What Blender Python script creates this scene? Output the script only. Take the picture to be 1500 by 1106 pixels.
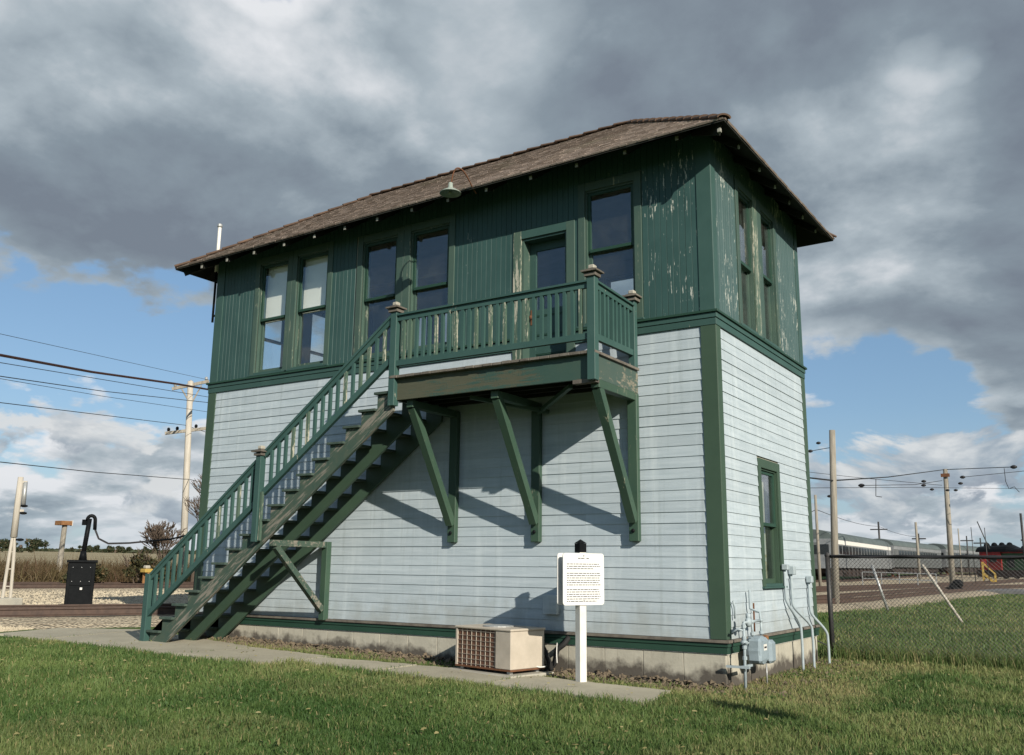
import bpy, bmesh, math, random
import numpy as np
from mathutils import Vector, Matrix
random.seed(7); rng = np.random.default_rng(7)
scene = bpy.context.scene
for o in list(bpy.data.objects): bpy.data.objects.remove(o)
C = scene.collection

# ------------------------------------------------------------------ camera
CAM = Vector((3.8477, -10.5328, 0.9762)); YAW, PITCH, ROLL = -0.57438, 0.20313, 0.01067
F_ = Vector((math.sin(YAW)*math.cos(PITCH), math.cos(YAW)*math.cos(PITCH), math.sin(PITCH)))
R0 = Vector((math.cos(YAW), -math.sin(YAW), 0)); U0 = R0.cross(F_)
R_ = R0*math.cos(ROLL)+U0*math.sin(ROLL); U_ = U0*math.cos(ROLL)-R0*math.sin(ROLL)
cd = bpy.data.cameras.new('camera'); cam = bpy.data.objects.new('camera', cd); C.objects.link(cam)
cam.matrix_world = Matrix(((R_.x, U_.x, -F_.x, CAM.x), (R_.y, U_.y, -F_.y, CAM.y), (R_.z, U_.z, -F_.z, CAM.z), (0, 0, 0, 1)))
cd.sensor_width = 36; cd.lens = 1341.1/1500*36; cd.clip_start = 0.1; cd.clip_end = 9000
scene.camera = cam
scene.render.resolution_x = 1024; scene.render.resolution_y = 755

# ------------------------------------------------------------------ light and exposure
SUN = Vector((0.791, -0.443, 0.422)).normalized()
EXPOSURE = 0.4; SKY = 0.1
sd = bpy.data.lights.new('sun', 'SUN'); sd.energy = 5.0; sd.angle = math.radians(0.5); sd.color = (1.0, 0.92, 0.80)
sun = bpy.data.objects.new('sun', sd); C.objects.link(sun)
sun.rotation_euler = SUN.to_track_quat('Z', 'Y').to_euler(); sun.location = (20, -12, 12)
vs = scene.view_settings; vs.view_transform = 'Standard'; vs.look = 'None'; vs.gamma = 1; vs.exposure = EXPOSURE
vs.use_curve_mapping = False

class NT:
    def __init__(s, tree): s.t = tree; s.n = tree.nodes; s.l = tree.links
    def node(s, typ, **kw):
        n = s.n.new(typ)
        for k, v in kw.items(): setattr(n, k, v)
        return n
    def link(s, a, b): s.l.new(a, b)
    def put(s, sock, v):
        if hasattr(v, 'is_linked') or isinstance(v, bpy.types.NodeSocket): s.l.new(v, sock)
        else: sock.default_value = v
    def math(s, op, a, b=0.0, clamp=False):
        n = s.node('ShaderNodeMath', operation=op); n.use_clamp = clamp
        s.put(n.inputs[0], a); s.put(n.inputs[1], b); return n.outputs[0]
    def vmath(s, op, a, b=None, out=0):
        n = s.node('ShaderNodeVectorMath', operation=op); s.put(n.inputs[0], a)
        if b is not None: s.put(n.inputs[1], b)
        return n.outputs[out]
    def scale(s, a, f):
        n = s.node('ShaderNodeVectorMath', operation='SCALE'); s.put(n.inputs[0], a); s.put(n.inputs['Scale'], f); return n.outputs[0]
    def noise(s, vec, scale, detail=5, rough=0.55, dist=0.0, dim='3D'):
        n = s.node('ShaderNodeTexNoise', noise_dimensions=dim)
        s.put(n.inputs['Vector'], vec); n.inputs['Scale'].default_value = scale
        n.inputs['Detail'].default_value = detail; n.inputs['Roughness'].default_value = rough
        n.inputs['Distortion'].default_value = dist
        return n.outputs['Fac']
    def rng(s, v, a, b, c=0.0, d=1.0, smooth=False):
        n = s.node('ShaderNodeMapRange'); n.interpolation_type = 'SMOOTHSTEP' if smooth else 'LINEAR'
        s.put(n.inputs['Value'], v); n.inputs['From Min'].default_value = a; n.inputs['From Max'].default_value = b
        n.inputs['To Min'].default_value = c; n.inputs['To Max'].default_value = d; return n.outputs[0]
    def mix(s, f, a, b, typ='MIX'):
        n = s.node('ShaderNodeMix', data_type='RGBA', blend_type=typ)
        s.put(n.inputs[0], f); s.put(n.inputs[6], a); s.put(n.inputs[7], b); return n.outputs[2]

def c4(c): return (c[0], c[1], c[2], 1.0)

world = bpy.data.worlds.new('World'); scene.world = world; world.use_nodes = True
w = NT(world.node_tree); w.n.clear()
sky = w.node('ShaderNodeTexSky', sky_type='NISHITA'); sky.sun_disc = False
sky.sun_elevation = math.radians(25); sky.sun_rotation = math.radians(119.2)
sky.air_density = 1.0; sky.dust_density = 0.4; sky.ozone_density = 2.0
tc = w.node('ShaderNodeTexCoord'); gen = w.vmath('NORMALIZE', tc.outputs['Generated'])
sep = w.node('ShaderNodeSeparateXYZ'); w.link(gen, sep.inputs[0])
den = w.math('ADD', w.math('MAXIMUM', sep.outputs[2], 0.0), 0.30)
cmb = w.node('ShaderNodeCombineXYZ')
w.link(w.math('DIVIDE', sep.outputs[0], den), cmb.inputs[0]); w.link(w.math('DIVIDE', sep.outputs[1], den), cmb.inputs[1])
cmb.inputs[2].default_value = 3.7
P = cmb.outputs[0]
dirz = sep.outputs[2]
wn = w.node('ShaderNodeTexNoise'); w.link(P, wn.inputs['Vector']); wn.inputs['Scale'].default_value = 2.6; wn.inputs['Detail'].default_value = 6
gen2 = w.vmath('ADD', gen, w.scale(w.vmath('SUBTRACT', wn.outputs['Color'], (0.5, 0.5, 0.5)), 0.22))
def blob(d, r, amt, soft=True):     # bank or gap in the clouds round a direction, with a ragged edge
    v = Vector(d).normalized()
    dot = w.vmath('DOT_PRODUCT', w.vmath('NORMALIZE', gen2), tuple(v), out=1)
    return w.rng(dot, math.cos(r), 1.0, 0.0, amt, smooth=True)
NS = 2.5
n1 = w.noise(P, NS, 12, 0.55, 0.12)
dens = w.math('ADD', w.math('MULTIPLY', w.math('SUBTRACT', n1, 0.5), 1.15), w.rng(dirz, 0.10, 0.30, 0.528, 0.605))
for d, r, a in [((-0.87, 0.44, 0.250), 0.14, -0.30), ((-0.80, 0.55, 0.228), 0.14, -0.28), ((-0.74, 0.62, 0.18), 0.10, -0.12),
                ((-0.652, 0.525, 0.575), 0.10, -0.20), ((-0.12, 0.881, 0.457), 0.075, -0.27), ((-0.04, 0.884, 0.455), 0.07, -0.10), ((-0.10, 0.84, 0.54), 0.15, 0.16),
                ((-0.21, 0.957, 0.180), 0.13, -0.20), ((-0.06, 0.985, 0.130), 0.14, -0.15), ((-0.45, -0.82, 0.35), 0.55, -0.30), ((0.45, -0.75, 0.45), 0.6, -0.30),
                ((-0.85, 0.50, 0.185), 0.10, 0.10), ((-0.505, 0.709, 0.492), 0.42, 0.12), ((-0.807, 0.5, 0.37), 0.20, 0.20), ((-0.096, 0.939, 0.31), 0.26, 0.22), ((-0.02, 0.96, 0.22), 0.12, 0.10),
                ((-0.30, 0.80, 0.52), 0.3, 0.08), ((-0.70, 0.60, 0.39), 0.25, 0.12)]:
    dens = w.math('ADD', dens, blob(d, r, a))
Ps = w.vmath('ADD', P, (0.07, -0.045, 0.0))
n2 = w.noise(Ps, NS, 12, 0.55, 0.12)
relief = w.math('SUBTRACT', n1, n2)
# tops catch the light: compare with the density a little higher up the sky
up_ = w.vmath('ADD', P, w.scale(P, -0.035)); n3 = w.noise(up_, NS, 8, 0.55, 0.2)
alpha = w.rng(dens, 0.455, 0.535, smooth=True)
big = w.noise(P, 1.1, 6, 0.55, 0.3)
lit = w.math('ADD', w.math('MULTIPLY', relief, 1.7), w.rng(dens, 0.47, 0.66, 0.60, 0.14))
low_ = w.rng(dirz, 0.05, 0.22, 3.2, 0.6)
lit = w.math('ADD', lit, w.math('MULTIPLY', w.math('SUBTRACT', n1, n3), low_))
lit = w.math('ADD', lit, w.rng(big, 0.38, 0.62, -0.13, 0.15))
for d, r, a in [((-0.74, 0.45, 0.52), 0.28, 0.42), ((-0.574, 0.62, 0.53), 0.24, 0.34), ((-0.17, 0.90, 0.40), 0.16, 0.34), ((-0.19, 0.95, 0.26), 0.12, 0.22),
                ((-0.807, 0.5, 0.31), 0.16, -0.14), ((-0.3, 0.8, 0.5), 0.2, -0.06), ((-0.6, 0.68, 0.42), 0.2, -0.05)]:
    lit = w.math('ADD', lit, blob(d, r, a))
lit = w.math('ADD', lit, w.rng(dirz, 0.03, 0.24, 0.42, 0.0))
litc = w.node('ShaderNodeClamp'); w.link(lit, litc.inputs[0])
K = 1.0/(SKY*2**EXPOSURE)
def kc(c): return (c[0]*K, c[1]*K, c[2]*K, 1)
ramp = w.node('ShaderNodeValToRGB'); w.link(litc.outputs[0], ramp.inputs[0])
e = ramp.color_ramp.elements
e[0].position = 0.0; e[0].color = (0.190, 0.228, 0.280, 1)
e[1].position = 1.0; e[1].color = (0.78, 0.80, 0.83, 1)
for p, c in ((0.3, (0.245, 0.300, 0.352, 1)), (0.6, (0.40, 0.465, 0.515, 1))):
    x = e.new(p); x.color = c
cloudc = w.scale(ramp.outputs[0], K)
skyc = w.mix(0.5, sky.outputs[0], kc((0.15, 0.29, 0.47)))
hz = w.rng(dirz, 0.0, 0.16, 0.55, 0.0)
skyc = w.mix(hz, skyc, kc((0.36, 0.50, 0.62)))
den2 = w.math('ADD', w.math('MAXIMUM', sep.outputs[2], 0.0), 0.42)
cmb2 = w.node('ShaderNodeCombineXYZ')
w.link(w.math('DIVIDE', sep.outputs[0], den2), cmb2.inputs[0]); w.link(w.math('DIVIDE', sep.outputs[1], den2), cmb2.inputs[1]); cmb2.inputs[2].default_value = 1.3
Q2 = cmb2.outputs[0]
c1 = w.noise(Q2, 4.2, 12, 0.58, 0.3); c2 = w.noise(w.vmath('ADD', Q2, w.scale(Q2, -0.045)), 4.2, 6, 0.5, 0.3)
band = w.math('MULTIPLY', w.rng(dirz, 0.20, 0.13, 0.0, 1.0, smooth=True), w.rng(dirz, -0.01, 0.05, 0.6, 1.0))
a2 = w.math('MULTIPLY', w.rng(w.math('ADD', c1, w.math('MULTIPLY', w.math('SUBTRACT', band, 1.0), 0.5)), 0.49, 0.555, smooth=True), band)
l2 = w.node('ShaderNodeClamp'); w.link(w.math('ADD', w.math('MULTIPLY', w.math('SUBTRACT', c1, c2), 5.0), w.rng(c1, 0.48, 0.68, 0.62, 0.30)), l2.inputs[0])
ramp2 = w.node('ShaderNodeValToRGB'); w.link(l2.outputs[0], ramp2.inputs[0]); e2_ = ramp2.color_ramp.elements
e2_[0].color = (0.24, 0.29, 0.36, 1); e2_[1].color = (0.70, 0.72, 0.73, 1); x = e2_.new(0.5); x.color = (0.38, 0.44, 0.50, 1)
col = w.mix(alpha, skyc, cloudc)
col = w.mix(w.math('MULTIPLY', a2, 0.92), col, w.scale(ramp2.outputs[0], K))
col = w.mix(w.rng(dirz, -0.01, 0.08, 0.5, 0.0), col, kc((0.36, 0.46, 0.53)))
col = w.mix(w.rng(dirz, -0.03, -0.004, 1.0, 0.0), col, kc((0.10, 0.11, 0.07)))
bg = w.node('ShaderNodeBackground'); w.link(col, bg.inputs[0]); bg.inputs[1].default_value = SKY
wo = w.node('ShaderNodeOutputWorld'); w.link(bg.outputs[0], wo.inputs[0])
world.cycles.sampling_method = 'MANUAL'; world.cycles.sample_map_resolution = 512

# ------------------------------------------------------------------ materials
MATS = {}
def base_mat(name, rough=0.7, spec=0.3):
    m = bpy.data.materials.new(name); m.use_nodes = True; t = NT(m.node_tree)
    b = t.n['Principled BSDF']; b.inputs['Roughness'].default_value = rough; b.inputs['Specular IOR Level'].default_value = spec
    MATS[name] = m
    return m, t, b
def pos(t, sc):
    g = t.node('ShaderNodeNewGeometry')
    return t.vmath('MULTIPLY', g.outputs['Position'], sc)
def rand_val(t, col, amt):
    oi = t.node('ShaderNodeObjectInfo'); h = t.node('ShaderNodeHueSaturation')
    t.link(t.rng(oi.outputs['Random'], 0, 1, 1-amt, 1+amt), h.inputs['Value']); t.put(h.inputs['Color'], col)
    return h.outputs[0]
def bump(t, b, h, strength=0.3, dist=0.01):
    n = t.node('ShaderNodeBump'); n.inputs['Strength'].default_value = strength; n.inputs['Distance'].default_value = dist
    t.link(h, n.inputs['Height']); t.link(n.outputs[0], b.inputs['Normal'])
def simple(name, c, c2=None, scale=6, rough=0.7, rnd=0.0, spec=0.3, metal=0.0, bmp=0.15, stretch=(1, 1, 1)):
    m, t, b = base_mat(name, rough, spec)
    p = pos(t, stretch); f = t.noise(p, scale, 6, 0.6)
    col = t.mix(t.rng(f, 0.3, 0.7), c4(c), c4(c2 or tuple(x*0.75 for x in c)))
    if rnd: col = rand_val(t, col, rnd)
    t.link(col, b.inputs['Base Color']); b.inputs['Metallic'].default_value = metal
    if bmp: bump(t, b, t.noise(p, scale*5, 5, 0.65), bmp, 0.01)
    return m
def paint(name, c, c2, bare, lo, hi, st, fine=1.0, rough=0.55, rnd=0.05, bare2=None, xbias=None, st2=None):
    """aged paint: colour variation plus chips of bare wood drawn out along st"""
    m, t, b = base_mat(name, rough, 0.35)
    g = t.node('ShaderNodeNewGeometry'); P0 = g.outputs['Position']
    col = t.mix(t.rng(t.noise(P0, 2.2, 6, 0.6), 0.3, 0.7), c4(c), c4(c2))
    ps = t.vmath('MULTIPLY', P0, st); n = t.noise(ps, 1.0, 7, 0.62, 0.3)
    patch = t.noise(P0, 1.3, 3, 0.5)
    v = t.math('ADD', t.math('ADD', t.math('MULTIPLY', n, 0.72), t.math('MULTIPLY', t.noise(t.vmath('MULTIPLY', P0, (1, 1, 0.4)), 55.0, 5, 0.6), 0.28)), t.rng(patch, 0.3, 0.7, -0.09, 0.07))
    if xbias:   # more flaking towards one end of the wall
        sx = t.node('ShaderNodeSeparateXYZ'); t.link(P0, sx.inputs[0])
        v = t.math('ADD', v, t.rng(sx.outputs[xbias[0]], xbias[1], xbias[2], xbias[3], xbias[4]))
    mask = t.rng(v, lo, hi, smooth=True)
    bc = t.mix(t.noise(ps, 4.0, 4, 0.6), c4(bare), c4(bare2 or tuple(x*0.6 for x in bare)))
    col = rand_val(t, col, rnd) if rnd else col
    col = t.mix(mask, col, bc)
    t.link(col, b.inputs['Base Color'])
    t.link(t.rng(mask, 0, 1, rough, 0.85), b.inputs['Roughness'])
    h = t.math('SUBTRACT', t.math('MULTIPLY', t.noise(ps, 3.0, 5, 0.6), 0.5), mask)
    bump(t, b, h, 0.35, 0.004)
    return m

# siding: pale blue grey, faint rain streaks and grain
m, t, b = base_mat('siding', 0.6, 0.3)
g = t.node('ShaderNodeNewGeometry'); P0 = g.outputs['Position']
col = t.mix(t.rng(t.noise(t.vmath('MULTIPLY', P0, (1.0, 1.0, 14.0)), 1.6, 7, 0.65), 0.32, 0.68), c4((0.315, 0.375, 0.408)), c4((0.400, 0.460, 0.495)))
col = t.mix(t.rng(t.noise(t.vmath('MULTIPLY', P0, (5.0, 5.0, 0.5)), 1.3, 5, 0.6), 0.52, 0.72, 0, 0.45), col, c4((0.50, 0.56, 0.58)))
col = t.mix(t.rng(t.noise(t.vmath('MULTIPLY', P0, (3, 3, 5)), 3.0, 9, 0.7), 0.62, 0.75, 0, 0.4), col, c4((0.24, 0.29, 0.30)))
col = t.mix(t.rng(t.noise(t.vmath('MULTIPLY', P0, (12.0, 12.0, 0.35)), 1.0, 6, 0.65), 0.56, 0.70, 0, 0.35), col, c4((0.22, 0.26, 0.26)))
sz = t.node('ShaderNodeSeparateXYZ'); t.link(P0, sz.inputs[0])
spl = t.math('ADD', sz.outputs[2], t.rng(t.noise(t.vmath('MULTIPLY', P0, (1, 1, .6)), 2.6, 6, 0.65), 0.3, 0.7, 0.35, -0.25))
col = t.mix(t.rng(spl, 0.15, 0.55, 0.42, 0.0), col, c4((0.22, 0.225, 0.19)))
chip = t.noise(t.vmath('MULTIPLY', P0, (14, 14, 60)), 1.0, 7, 0.65)
col = t.mix(t.rng(chip, 0.69, 0.72, 0, 0.75), col, c4((0.20, 0.19, 0.165)))
col = rand_val(t, col, 0.055)
t.link(col, b.inputs['Base Color']); bump(t, b, t.noise(t.vmath('MULTIPLY', P0, (4, 4, 60)), 2.0, 6, 0.6), 0.25, 0.004)

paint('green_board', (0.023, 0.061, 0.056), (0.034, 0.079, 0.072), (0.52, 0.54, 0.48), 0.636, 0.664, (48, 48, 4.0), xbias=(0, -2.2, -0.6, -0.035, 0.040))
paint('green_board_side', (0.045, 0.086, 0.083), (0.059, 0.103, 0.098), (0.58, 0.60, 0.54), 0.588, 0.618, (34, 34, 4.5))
paint('green_trim', (0.027, 0.066, 0.057), (0.037, 0.082, 0.071), (0.40, 0.40, 0.31), 0.67, 0.73, (18, 18, 2.4))
paint('green_frame', (0.038, 0.074, 0.062), (0.056, 0.092, 0.070), (0.36, 0.37, 0.28), 0.60, 0.70, (22, 22, 1.6))
paint('green_peeling', (0.055, 0.10, 0.075), (0.075, 0.11, 0.08), (0.46, 0.45, 0.36), 0.50, 0.57, (30, 30, 2.4))
paint('green_lower', (0.034, 0.064, 0.042), (0.042, 0.076, 0.049), (0.32, 0.32, 0.26), 0.74, 0.80, (10, 10, 1.0))
paint('green_dark', (0.013, 0.043, 0.028), (0.019, 0.054, 0.036), (0.24, 0.25, 0.20), 0.70, 0.78, (3, 3, 20))
paint('green_rail', (0.028, 0.070, 0.062), (0.040, 0.088, 0.077), (0.38, 0.38, 0.30), 0.63, 0.70, (16, 16, 5))
paint('green_beam', (0.030, 0.064, 0.044), (0.042, 0.078, 0.050), (0.32, 0.31, 0.22), 0.62, 0.72, (12, 12, 3))
paint('rim_weathered', (0.028, 0.066, 0.054), (0.042, 0.074, 0.056), (0.085, 0.088, 0.060), 0.48, 0.60, (2.2, 9, 26), bare2=(0.05, 0.055, 0.035), xbias=(0, -4.1, -1.2, 0.13, -0.10))
paint('rim_end', (0.040, 0.070, 0.060), (0.055, 0.078, 0.062), (0.24, 0.22, 0.175), 0.56, 0.63, (5, 9, 22), bare2=(0.13, 0.12, 0.085))
# stair stringer: bare grain runs along the slope
m, t, b = base_mat('weathered_green', 0.8, 0.25)
g = t.node('ShaderNodeNewGeometry'); P0 = g.outputs['Position']
rt = t.node('ShaderNodeVectorRotate', rotation_type='Y_AXIS'); rt.inputs['Angle'].default_value = 0.64; t.link(P0, rt.inputs['Vector'])
ps = t.vmath('MULTIPLY', rt.outputs[0], (3.0, 20, 30)); pl = t.vmath('MULTIPLY', rt.outputs[0], (1.2, 3, 4))
v = t.math('ADD', t.math('MULTIPLY', t.noise(ps, 1.0, 7, 0.65, 0.3), 0.6), t.math('MULTIPLY', t.noise(pl, 1.0, 6, 0.65), 0.4))
mask = t.rng(v, 0.51, 0.58, smooth=True)
col = t.mix(t.rng(t.noise(P0, 7, 6, 0.6), 0.3, 0.7), c4((0.034, 0.068, 0.054)), c4((0.060, 0.082, 0.060)))
col = t.mix(mask, col, t.mix(t.noise(ps, 4, 4, 0.6), c4((0.26, 0.24, 0.20)), c4((0.11, 0.105, 0.085))))
t.link(col, b.inputs['Base Color']); bump(t, b, t.noise(ps, 3.0, 5, 0.6), 0.4, 0.005)
simple('grey_wood', (0.16, 0.145, 0.12), (0.08, 0.07, 0.06), 4, 0.9, 0.12, stretch=(2, 2, 2))
simple('tread_wood', (0.06, 0.085, 0.068), (0.030, 0.052, 0.042), 6, 0.9, 0.15, stretch=(2, 1, 2))
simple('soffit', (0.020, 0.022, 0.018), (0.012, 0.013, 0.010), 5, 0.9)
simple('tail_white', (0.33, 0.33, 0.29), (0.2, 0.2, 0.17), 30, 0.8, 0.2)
simple('interior_wall', (0.30, 0.29, 0.24), None, 3, 0.8)
simple('interior_floor', (0.10, 0.07, 0.05), None, 3, 0.6)
simple('shade_cloth', (0.86, 0.84, 0.78), (0.80, 0.78, 0.72), 3, 0.85, bmp=0.05)
simple('curtain', (0.30, 0.31, 0.20), (0.20, 0.21, 0.14), 8, 0.9, stretch=(1, 6, 0.3))
simple('dark_interior', (0.02, 0.022, 0.026), None, 4, 0.6)
simple('tan_wood', (0.28, 0.22, 0.13), (0.2, 0.15, 0.08), 4, 0.7)
simple('white_paint', (0.66, 0.65, 0.61), (0.55, 0.54, 0.49), 9, 0.5)
simple('sign_face', (0.62, 0.62, 0.60), (0.60, 0.60, 0.58), 5, 0.35, bmp=0.0)
simple('ink', (0.03, 0.03, 0.035), None, 9, 0.6, bmp=0)
simple('black_paint', (0.006, 0.007, 0.008), (0.010, 0.011, 0.012), 8, 0.4, spec=0.04)
simple('black_rubber', (0.015, 0.015, 0.015), None, 8, 0.8)
simple('ac_cream', (0.44, 0.39, 0.32), (0.36, 0.32, 0.26), 5, 0.5)
simple('ac_side', (0.58, 0.53, 0.46), (0.50, 0.455, 0.39), 5, 0.5)
simple('ac_coil', (0.24, 0.17, 0.14), (0.16, 0.115, 0.095), 20, 0.8)
simple('meter_grey', (0.25, 0.31, 0.34), (0.19, 0.24, 0.27), 8, 0.45)
simple('pipe_grey', (0.34, 0.40, 0.42), (0.26, 0.31, 0.33), 14, 0.5)
simple('rust', (0.16, 0.07, 0.035), (0.09, 0.04, 0.02), 12, 0.85)
simple('yellow_paint', (0.42, 0.29, 0.07), None, 8, 0.5)
simple('rusty_yellow', (0.28, 0.15, 0.06), (0.16, 0.07, 0.03), 6, 0.7)
simple('rail_steel', (0.075, 0.048, 0.036), (0.045, 0.030, 0.024), 8, 0.65, 0.05)
simple('tie_wood', (0.040, 0.030, 0.023), (0.085, 0.07, 0.055), 3, 0.9, 0.3)
simple('concrete_plain', (0.36, 0.34, 0.28), (0.28, 0.27, 0.23), 5, 0.9)
simple('pole_wood', (0.30, 0.275, 0.225), (0.17, 0.155, 0.13), 3, 0.9, stretch=(6, 6, 0.6))
simple('pole_white', (0.46, 0.43, 0.37), (0.34, 0.31, 0.26), 3, 0.8, stretch=(6, 6, 0.6))
simple('silver', (0.30, 0.315, 0.32), (0.17, 0.18, 0.185), 2, 0.45, metal=0.35)
simple('silver_dull', (0.15, 0.16, 0.16), (0.085, 0.095, 0.095), 2, 0.5, metal=0.3)
simple('car_roof', (0.10, 0.125, 0.12), (0.065, 0.08, 0.08), 1, 0.6)
simple('underframe', (0.018, 0.016, 0.015), (0.05, 0.035, 0.03), 3, 0.8)
simple('dark_glass', (0.015, 0.018, 0.02), None, 3, 0.12, spec=0.6, bmp=0)
simple('loco_red', (0.24, 0.022, 0.02), (0.12, 0.015, 0.014), 2, 0.5)
simple('loco_green', (0.03, 0.075, 0.035), None, 2, 0.6)
simple('galvanised', (0.42, 0.43, 0.42), (0.3, 0.31, 0.31), 10, 0.45, metal=0.5)
simple('fence_dark', (0.055, 0.055, 0.055), (0.035, 0.035, 0.035), 10, 0.5, metal=0.2)
simple('wire_black', (0.02, 0.02, 0.022), None, 5, 0.6, bmp=0)
simple('wire_rusty', (0.045, 0.02, 0.015), None, 5, 0.7, bmp=0)
simple('bark', (0.10, 0.075, 0.055), (0.06, 0.045, 0.035), 10, 0.9)
simple('lamp_enamel', (0.27, 0.31, 0.27), (0.20, 0.24, 0.21), 16, 0.5)
simple('lamp_inside', (0.30, 0.34, 0.28), None, 16, 0.6)
simple('asphalt', (0.06, 0.06, 0.065), (0.10, 0.10, 0.10), 2, 0.9)
simple('boards_grey', (0.17, 0.17, 0.17), (0.10, 0.10, 0.10), 2, 0.9)

# shingles: per piece tone, grain running down the slope
m, t, b = base_mat('shingle', 0.9, 0.2)
g = t.node('ShaderNodeNewGeometry'); P0 = g.outputs['Position']
col = t.mix(t.rng(t.noise(t.vmath('MULTIPLY', P0, (30, 4, 4)), 1.2, 4, 0.5), 0.2, 0.8), c4((0.32, 0.265, 0.225)), c4((0.215, 0.17, 0.143)))
col = t.mix(t.rng(t.noise(t.vmath('MULTIPLY', P0, (1, 5, 5)), 3.0, 4, 0.6), 0.45, 0.75, 0, 0.5), col, c4((0.37, 0.31, 0.265)))
col = t.mix(t.rng(t.noise(P0, 1.2, 5, 0.6), 0.56, 0.70, 0, 0.35), col, c4((0.12, 0.13, 0.07)))
col = rand_val(t, col, 0.13); t.link(col, b.inputs['Base Color'])
at = t.node('ShaderNodeAttribute', attribute_name='tone'); at.attribute_type = 'GEOMETRY'
col2 = t.mix(1.0, col, t.mix(at.outputs['Fac'], c4((1, 1, 1)), c4((0.68, 0.65, 0.62))), 'MULTIPLY'); t.link(col2, b.inputs['Base Color'])
bump(t, b, t.noise(t.vmath('MULTIPLY', P0, (60, 5, 5)), 1.5, 4, 0.5), 0.25, 0.006)
simple('ridge_tile', (0.12, 0.075, 0.05), (0.06, 0.04, 0.03), 6, 0.85, 0.2)

# foundation concrete with dark splash stains near the ground and drips
m, t, b = base_mat('foundation', 0.92, 0.2)
g = t.node('ShaderNodeNewGeometry'); P0 = g.outputs['Position']
col = t.mix(t.rng(t.noise(P0, 3.0, 7, 0.65), 0.3, 0.7), c4((0.42, 0.40, 0.33)), c4((0.32, 0.305, 0.25)))
col = t.mix(t.rng(t.noise(t.vmath('MULTIPLY', P0, (9, 9, 1)), 1.4, 5, 0.6), 0.55, 0.7, 0, 0.5), col, c4((0.22, 0.20, 0.16)))
sz = t.node('ShaderNodeSeparateXYZ'); t.link(P0, sz.inputs[0])
hs = t.math('ADD', t.math('ADD', sz.outputs[2], t.math('MULTIPLY', sz.outputs[0], 0.010)), t.rng(t.noise(P0, 3.5, 5, 0.6), 0.3, 0.7, 0.11, -0.11))
col = t.mix(t.rng(hs, -0.27, -0.15, 0.92, 0.0), col, c4((0.060, 0.052, 0.044)))
t.link(rand_val(t, col, 0.07), b.inputs['Base Color']); bump(t, b, t.noise(P0, 30, 6, 0.7), 0.4, 0.01)

m, t, b = base_mat('path_concrete', 0.92, 0.2)
g = t.node('ShaderNodeNewGeometry'); P0 = g.outputs['Position']
col = t.mix(t.rng(t.noise(P0, 1.6, 8, 0.65), 0.3, 0.7), c4((0.37, 0.345, 0.265)), c4((0.28, 0.26, 0.20)))
col = t.mix(t.rng(t.noise(P0, 60, 3, 0.7), 0.55, 0.75, 0, 0.4), col, c4((0.12, 0.115, 0.10)))
col = t.mix(t.rng(t.noise(P0, 4, 6, 0.7), 0.60, 0.70, 0, 0.5), col, c4((0.16, 0.155, 0.10)))
t.link(rand_val(t, col, 0.06), b.inputs['Base Color']); bump(t, b, t.noise(P0, 90, 4, 0.7), 0.35, 0.006)

# ground
m, t, b = base_mat('lawn_ground', 0.95, 0.1)
g = t.node('ShaderNodeNewGeometry'); P0 = g.outputs['Position']
col = t.mix(t.rng(t.noise(P0, 0.8, 6, 0.6), 0.3, 0.7), c4((0.055, 0.095, 0.026)), c4((0.085, 0.125, 0.036)))
col = t.mix(t.rng(t.noise(P0, 9, 8, 0.7), 0.5, 0.7, 0, 0.7), col, c4((0.035, 0.055, 0.02)))
col = t.mix(t.rng(t.noise(P0, 0.35, 4, 0.6), 0.58, 0.72, 0, 0.5), col, c4((0.12, 0.12, 0.05)))
sx = t.node('ShaderNodeSeparateXYZ'); t.link(P0, sx.inputs[0])
far = t.rng(sx.outputs[1], 130, 200); col = t.mix(far, col, c4((0.20, 0.17, 0.10)))
farw = t.rng(sx.outputs[0], -60, -75); col = t.mix(farw, col, c4((0.27, 0.22, 0.13)))
# bare, dry soil beside the wall
dx = t.math('MULTIPLY', t.rng(sx.outputs[0], 1.7, 0.9), t.rng(sx.outputs[0], -9.8, -9.4)); dy = t.math('MULTIPLY', t.rng(sx.outputs[1], -0.85, -0.6), t.rng(sx.outputs[1], 6.0, 4.4))
dm = t.math('MULTIPLY', t.math('MULTIPLY', dx, dy), t.rng(t.noise(P0, 2.5, 6, 0.7), 0.30, 0.50))
col = t.mix(dm, col, t.mix(t.rng(t.noise(P0, 14, 6, 0.7), 0.35, 0.65), c4((0.17, 0.145, 0.085)), c4((0.09, 0.085, 0.045))))
t.link(col, b.inputs['Base Color']); bump(t, b, t.noise(P0, 12, 8, 0.7), 0.8, 0.05)

m, t, b = base_mat('gravel', 0.95, 0.15)
g = t.node('ShaderNodeNewGeometry'); P0 = g.outputs['Position']
vo = t.node('ShaderNodeTexVoronoi'); t.link(P0, vo.inputs['Vector']); vo.inputs['Scale'].default_value = 16
col = t.mix(t.rng(t.noise(P0, 0.9, 6, 0.65), 0.3, 0.7), c4((0.56, 0.49, 0.36)), c4((0.42, 0.365, 0.27)))
col = t.mix(t.rng(vo.outputs['Distance'], 0.2, 0.75, 0, 0.75), col, c4((0.15, 0.12, 0.085)))
col = t.mix(t.rng(t.noise(P0, 2.1, 6, 0.7), 0.58, 0.70, 0, 0.55), col, c4((0.17, 0.14, 0.10)))
t.link(col, b.inputs['Base Color']); bump(t, b, t.math('SUBTRACT', 1.0, vo.outputs['Distance']), 0.9, 0.06)
simple('stone', (0.46, 0.40, 0.29), (0.30, 0.26, 0.19), 6, 0.95, 0.2)
simple('mulch', (0.07, 0.055, 0.04), (0.17, 0.135, 0.09), 12, 0.95)

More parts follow.
